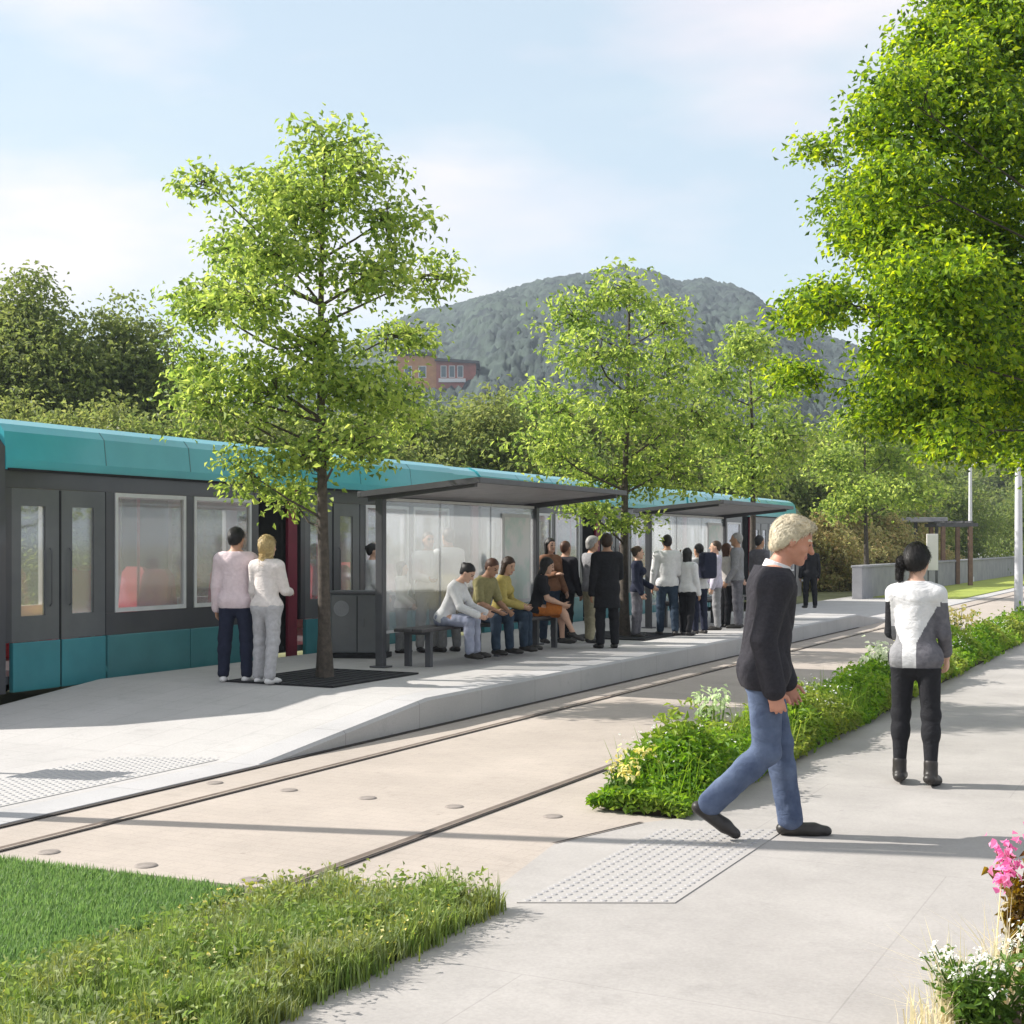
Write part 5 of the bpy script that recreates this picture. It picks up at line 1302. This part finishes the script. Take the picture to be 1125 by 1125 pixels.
CL = {
 'black': cloth('cloth_black', (0.020, 0.020, 0.024)), 'charcoal': cloth('cloth_charcoal', (0.034, 0.032, 0.040), (0.024, 0.023, 0.029), 60),
 'navy': cloth('cloth_navy', (0.022, 0.026, 0.05)), 'white': cloth('cloth_white', (0.72, 0.71, 0.72), (0.64, 0.64, 0.66)),
 'pink': cloth('cloth_pink', (0.70, 0.58, 0.61), (0.62, 0.51, 0.54)), 'cream': cloth('cloth_cream', (0.72, 0.66, 0.64), (0.62, 0.57, 0.55)),
 'denim': cloth('cloth_denim', (0.115, 0.150, 0.235), (0.060, 0.082, 0.145), 7), 'darkdenim': cloth('cloth_dark_denim', (0.035, 0.055, 0.085), (0.022, 0.036, 0.06), 9),
 'paledenim': cloth('cloth_pale_denim', (0.34, 0.36, 0.46), (0.26, 0.28, 0.38), 9), 'grey': cloth('cloth_grey', (0.27, 0.27, 0.285)), 'midgrey': cloth('cloth_mid_grey', (0.16, 0.155, 0.175), (0.11, 0.107, 0.125)),
 'lightgrey': cloth('cloth_light_grey', (0.46, 0.45, 0.47)), 'olive': cloth('cloth_olive', (0.30, 0.27, 0.13)), 'mustard': cloth('cloth_mustard', (0.50, 0.40, 0.13)),
 'khaki': cloth('cloth_khaki', (0.42, 0.38, 0.26)), 'orange': cloth('cloth_orange', (0.52, 0.17, 0.04)), 'brown': cloth('cloth_brown', (0.24, 0.12, 0.07)), 'lavender': cloth('cloth_lavender', (0.56, 0.53, 0.64)),
 'shoe_dark': mat('shoe_leather', (0.035, 0.03, 0.028), 0.45, (0.02, 0.018, 0.017), 20), 'shoe_white': mat('shoe_white', (0.72, 0.70, 0.70), 0.6),
 'vest': None }

def bag(name, T, c, size, m, label, cat, rz=0.0, strap=None):
    """a bag carried by a person: a thing of its own"""
    W = T.matrix_basis @ Vector(c)
    o = empty(name, W, T.rotation_euler[2]+rz, label, cat)
    mb = MB(); a, b, d = size; mb.box((-a/2, -b/2, -d/2), (a/2, b/2, d/2), bev=min(a, b)*0.35); mb.build('pouch', m, o, True)
    if strap:
        mb = MB(); mb.tube([tuple(Vector(p)-Vector(c)) for p in strap], 0.012, 6); mb.build('strap', m, o)
    return o

def hgt(px_base, px_top, z): return (px_base-px_top)/(px_base-YH)*(HC-z)
GPL = 'people waiting on the platform'
WALK = dict(lhip=2)
# --- the walking man
pm = P(839, 0, 7.86); pm[2] = 0.006
person('white haired man in black jacket and blue jeans walking beside the bed', None, pm, 21, 1.86,
       dict(lean=6, hpitch=15, fwdhead=0.014, lhip=12, lknee=3, lfoot=0, lab=1, rhip=1, rknee=47, rfoot=-31, rab=1, larm=0, lelb=20, lin=4, rarm=-13, relb=25, rout=7, rin=3, lout=7, curl=42, toeout=5),
       [('trousers', CL['denim'], dict(inf=0.013, flare=0.020, fold=0.003, to=0.98, waist=0.0)), ('top', CL['lightgrey'], dict(inf=0.008, to=0.4, hem=0.02, fold=0.002)), ('jacket', CL['charcoal'], dict(inf=0.036, hem=0.055, open=(0.012, 0.42), sleeve_inf=-0.010, loose=0.008, fold=0.006)),
        ('collar', CL['white'], {}), ('shoes', CL['shoe_dark'], {})], ('full', 'white'), 'ruddy', False, 0.0068, seed=3)
# --- the walking woman
pw = at(1006, 862, 0.006)
def vp(q, H):
    y, z = q[:, 1]/H, q[:, 2]/H; mi = np.zeros(len(q), int)
    mi[(y < -(0.012+np.maximum(0, z-0.07)*0.52)) & (z < 0.215)] = 1
    mi[(y > 0.045+np.maximum(0, z-0.05)*0.5) & (z < 0.13)] = 3
    arm_r = (y < -0.103); mi[arm_r] = 1; mi[arm_r & (z > 0.235)] = 0
    arm_l = (y > 0.103); mi[arm_l & (z < 0.235)] = 2
    return mi
person('woman seen from behind in white and grey top, black leggings and ankle boots', None, pw, 93, 1.665,
       dict(lean=2, hpitch=6, hyaw=-10, lhip=4, lknee=8, lfoot=0, lab=3, rhip=-1, rknee=8, rfoot=-8, rab=3, larm=14, lelb=62, lout=5, lin=14, rarm=4, relb=40, rout=7, rin=4, toeout=6),
       [('leggings', CL['black'], {}), ('top', [CL['white'], CL['midgrey'], CL['black'], CL['grey']], dict(inf=0.009, sleeve_inf=-0.004, hem=0.055, to=0.86, pick=vp, fold=0.003)), ('shoes', CL['shoe_dark'], dict(boot=1, heel=1))],
       ('sidepony', 'black'), 'fair', True, 0.0085, seed=4)
# --- platform people
def on(px, base, z=PZ): return at(px, base, z)
def stand(px, base, top, head, label, pose, clothes, hair, skin='fair', female=False, h=0.0125, seed=0, z=PZ):
    return person(label, GPL, on(px, base, z), head, hgt(base, top, z), pose, clothes, hair, skin, female, h, None, seed)
stand(259, 749, 579, 112, 'man in pale pink shirt and dark trousers with his arm round a blonde woman', dict(larm=2, lelb=10, rarm=28, relb=48, rout=32, rin=4, lab=5, rab=5, hyaw=-12, hpitch=4, toeout=14),
      [('trousers', CL['navy'], dict(inf=0.012)), ('top', CL['pink'], dict(inf=0.018, hem=0.055, loose=0.008)), ('shoes', CL['shoe_white'], {})], ('short', 'black'), 'tan', False, 0.0105, 11)
stand(293, 751, 588, 100, 'blonde woman in cream top and light grey trousers beside the man in pink', dict(lhip=6, lknee=10, rhip=-8, rknee=6, larm=10, lelb=20, rarm=15, relb=70, rin=18, hpitch=4, hyaw=-20),
      [('trousers', CL['lightgrey'], dict(inf=0.010, flare=0.016)), ('top', CL['cream'], dict(inf=0.012, hem=0.0, loose=0.006)), ('shoes', CL['shoe_white'], {})], ('long', 'blonde'), 'fair', True, 0.0105, 12)
stand(409, 712, 597, 40, 'person in white top and dark trousers standing between the cabinet and the shelter post', dict(relb=40, lelb=30), [('trousers', CL['black'], {}), ('top', CL['white'], {}), ('shoes', CL['shoe_dark'], {})], ('bun', 'black'), 'fair', True, seed=13)
stand(470, 716, 584, -35, 'man in pale shirt standing behind the shelter glass, left of two', dict(rarm=20, relb=60, rin=20), [('trousers', CL['lightgrey'], {}), ('top', CL['white'], {}), ('shoes', CL['shoe_dark'], {})], ('short', 'brown'), 'tan', False, seed=14)
stand(493, 716, 580, 150, 'person in white shirt and grey trousers standing behind the shelter glass, right of two', dict(larm=20, lelb=50), [('trousers', CL['grey'], {}), ('top', CL['white'], {}), ('shoes', CL['shoe_dark'], {})], ('short', 'brown'), 'tan', False, seed=15)
stand(441, 717, 617, 20, 'short person in pale clothes behind the left pane of the shelter glass', dict(lelb=50, relb=50), [('trousers', CL['grey'], {}), ('top', CL['cream'], {}), ('shoes', CL['shoe_dark'], {})], ('long', 'brown'), 'fair', True, seed=16)
stand(604, 706, 591, -30, 'woman with long dark hair and dark top standing at the end of the nearer shelter', dict(relb=80, rarm=20, rin=20, lelb=30), [('trousers', CL['darkdenim'], {}), ('top', CL['brown'], {}), ('shoes', CL['shoe_dark'], {})], ('long', 'black'), 'fair', True, seed=17)
stand(621, 705, 594, 75, 'man in dark grey jacket standing just behind the seated woman in orange skirt', dict(lelb=45, relb=20, lhip=4, rhip=-4), [('trousers', CL['black'], {}), ('jacket', CL['charcoal'], dict(inf=0.02, hem=0.05)), ('shoes', CL['shoe_dark'], {})], ('short', 'auburn'), 'tan', False, seed=41)
stand(700, 700, 600, 10, 'woman in navy top and grey trousers right of the middle street tree trunk', dict(lelb=60, relb=25, hyaw=20), [('trousers', CL['midgrey'], {}), ('top', CL['navy'], {}), ('shoes', CL['shoe_dark'], {})], ('bun', 'brown'), 'fair', True, seed=42)
stand(798, 689, 597, 40, 'auburn haired person in cream top between the lavender top and the grey shirt', dict(lelb=40, relb=60), [('trousers', CL['black'], {}), ('top', CL['cream'], {}), ('shoes', CL['shoe_dark'], {})], ('long', 'auburn'), 'fair', True, seed=43)
stand(667, 712, 586, 130, 'man in long black coat and dark trousers standing at the platform edge', dict(relb=60, rarm=14, rin=16, larm=-4, hyaw=-20), [('trousers', CL['black'], dict(inf=0.012)), ('coat', CL['black'], dict(inf=0.016)), ('shoes', CL['shoe_dark'], {})], ('short', 'brown'), 'tan', False, 0.011, 18)
stand(650, 706, 589, 60, 'person in grey jacket and khaki trousers just behind the man in the long black coat', dict(lhip=4, rhip=-6, relb=40, larm=10), [('trousers', CL['khaki'], dict(inf=0.014)), ('jacket', CL['grey'], dict(inf=0.02, hem=0.05)), ('shoes', CL['shoe_dark'], {})], ('full', 'grey'), 'tan', False, 0.0115, 19)
stand(733, 698, 587, 120, 'man in white shirt and dark jeans with his back turned, near the farther shelter', dict(lhip=5, rhip=-5, rknee=10, larm=4, rarm=8, relb=40), [('trousers', CL['darkdenim'], {}), ('top', CL['white'], dict(inf=0.018, hem=0.04)), ('shoes', CL['shoe_dark'], {})], ('short', 'black'), 'tan', False, 0.0115, 20)
T14, i14 = stand(755, 698, 602, 80, 'woman in white top and dark trousers carrying a brown bag on her shoulder', dict(larm=6, lelb=16, lhip=4, rhip=-6, rknee=10), [('trousers', CL['black'], {}), ('top', CL['white'], {}), ('shoes', CL['shoe_dark'], {})], ('long', 'black'), 'tan', True, 0.0115, 21)
bag('shoulder_bag', T14, (0.0, 0.24, 0.78), (0.26, 0.10, 0.36), CL['brown'], 'long brown bag hanging at the side of the woman in white top', 'bag', 0, [(0.05, 0.22, 0.94), (0.02, 0.13, 1.33), (-0.05, 0.22, 0.94)])
T15, i15 = stand(768, 696, 597, 150, 'man in white shirt and navy trousers wearing a dark backpack', dict(larm=10, lelb=60, relb=50, rarm=8), [('trousers', CL['navy'], {}), ('top', CL['white'], {}), ('shoes', CL['shoe_dark'], {})], ('short', 'black'), 'tan', False, 0.0115, 22)
bag('backpack', T15, (-0.21, 0, 1.09), (0.17, 0.28, 0.42), CL['navy'], 'dark navy backpack on the back of the man in white shirt', 'bag')
stand(787, 692, 594, 200, 'person in lavender top standing at the second post of the farther shelter', dict(relb=50), [('trousers', CL['grey'], {}), ('top', CL['lavender'], dict(hem=0.06)), ('shoes', CL['shoe_dark'], {})], ('short', 'brown'), 'fair', True, seed=23)
stand(810, 690, 585, 190, 'man in grey green shirt standing beyond the lavender top', dict(relb=40, lelb=30), [('trousers', CL['midgrey'], {}), ('top', CL['grey'], {}), ('shoes', CL['shoe_dark'], {})], ('short', 'grey'), 'tan', False, seed=24)
stand(834, 686, 588, 60, 'dark haired person in dark clothes just left of the walking man', dict(relb=20), [('trousers', CL['black'], {}), ('top', CL['midgrey'], {}), ('shoes', CL['shoe_dark'], {})], ('short', 'black'), 'tan', False, seed=25)
stand(890, 668, 596, 120, 'distant figure in black suit standing alone at the far end of the platform', dict(lhip=3, rhip=-3), [('trousers', CL['black'], {}), ('jacket', CL['black'], dict(inf=0.02, hem=0.05)), ('shoes', CL['shoe_dark'], {})], ('short', 'black'), 'tan', False, 0.014, 26, 0.22)
# --- people on the bench
SEATZ = 0.45
def sit(px, head, top, label, pose, clothes, hair, skin='fair', female=False, h=0.0115, seed=0, X=-8.20):
    y = y_on(px, X); p = (X, y, PZ)
    d = depth(p); zt = HC+(YH-top)*d/F_PX-PZ
    lean = R(pose.get('lean', 0)); H = min(1.72, max(1.5, (zt-SEATZ)/(0.058+0.345*math.cos(lean)+0.122)))
    base = dict(lhip=84, rhip=84, lknee=82, rknee=82, lab=4, rab=4); base.update(pose)
    return person(label, 'people sitting on the bench', p, head, H, base, clothes, hair, skin, female, h, SEATZ, seed)
sit(488, 8, 628, 'woman in white top sitting bent forward at the left end of the bench', dict(lean=24, hpitch=24, larm=26, lelb=44, rarm=26, relb=40, lin=14, rin=14), [('trousers', CL['paledenim'], {}), ('top', CL['white'], {}), ('shoes', CL['shoe_dark'], {})], ('bun', 'black'), 'fair', True, seed=31)
sit(526, -8, 614, 'man in olive shirt and jeans sitting next to the woman in mustard', dict(lean=14, hpitch=22, larm=16, lelb=46, rarm=16, relb=50, lin=20, rin=20, lab=8, rab=8), [('trousers', CL['darkdenim'], {}), ('top', CL['olive'], dict(to=0.5)), ('shoes', CL['shoe_dark'], {})], ('short', 'auburn'), 'tan', False, seed=32)
sit(547, 12, 613, 'long haired woman in mustard top and dark jeans sitting next to the man in olive', dict(lean=10, hpitch=14, hyaw=-24, larm=12, lelb=58, rarm=12, relb=62, lin=22, rin=22), [('trousers', CL['darkdenim'], {}), ('top', CL['mustard'], {}), ('shoes', CL['shoe_dark'], {})], ('long', 'brown'), 'fair', True, seed=33)
sit(588, 25, 622, 'woman in black top and orange skirt sitting with crossed legs', dict(lean=12, hpitch=12, larm=18, lelb=48, rarm=18, relb=52, lin=18, rin=18, rhip=92, rknee=66, rab=-6, rcross=0.1, rfoot=-20), [('skirt', CL['orange'], dict(len=0.2)), ('top', CL['black'], dict(to=0.4)), ('shoes', CL['shoe_dark'], {})], ('long', 'black'), 'fair', True, seed=34)
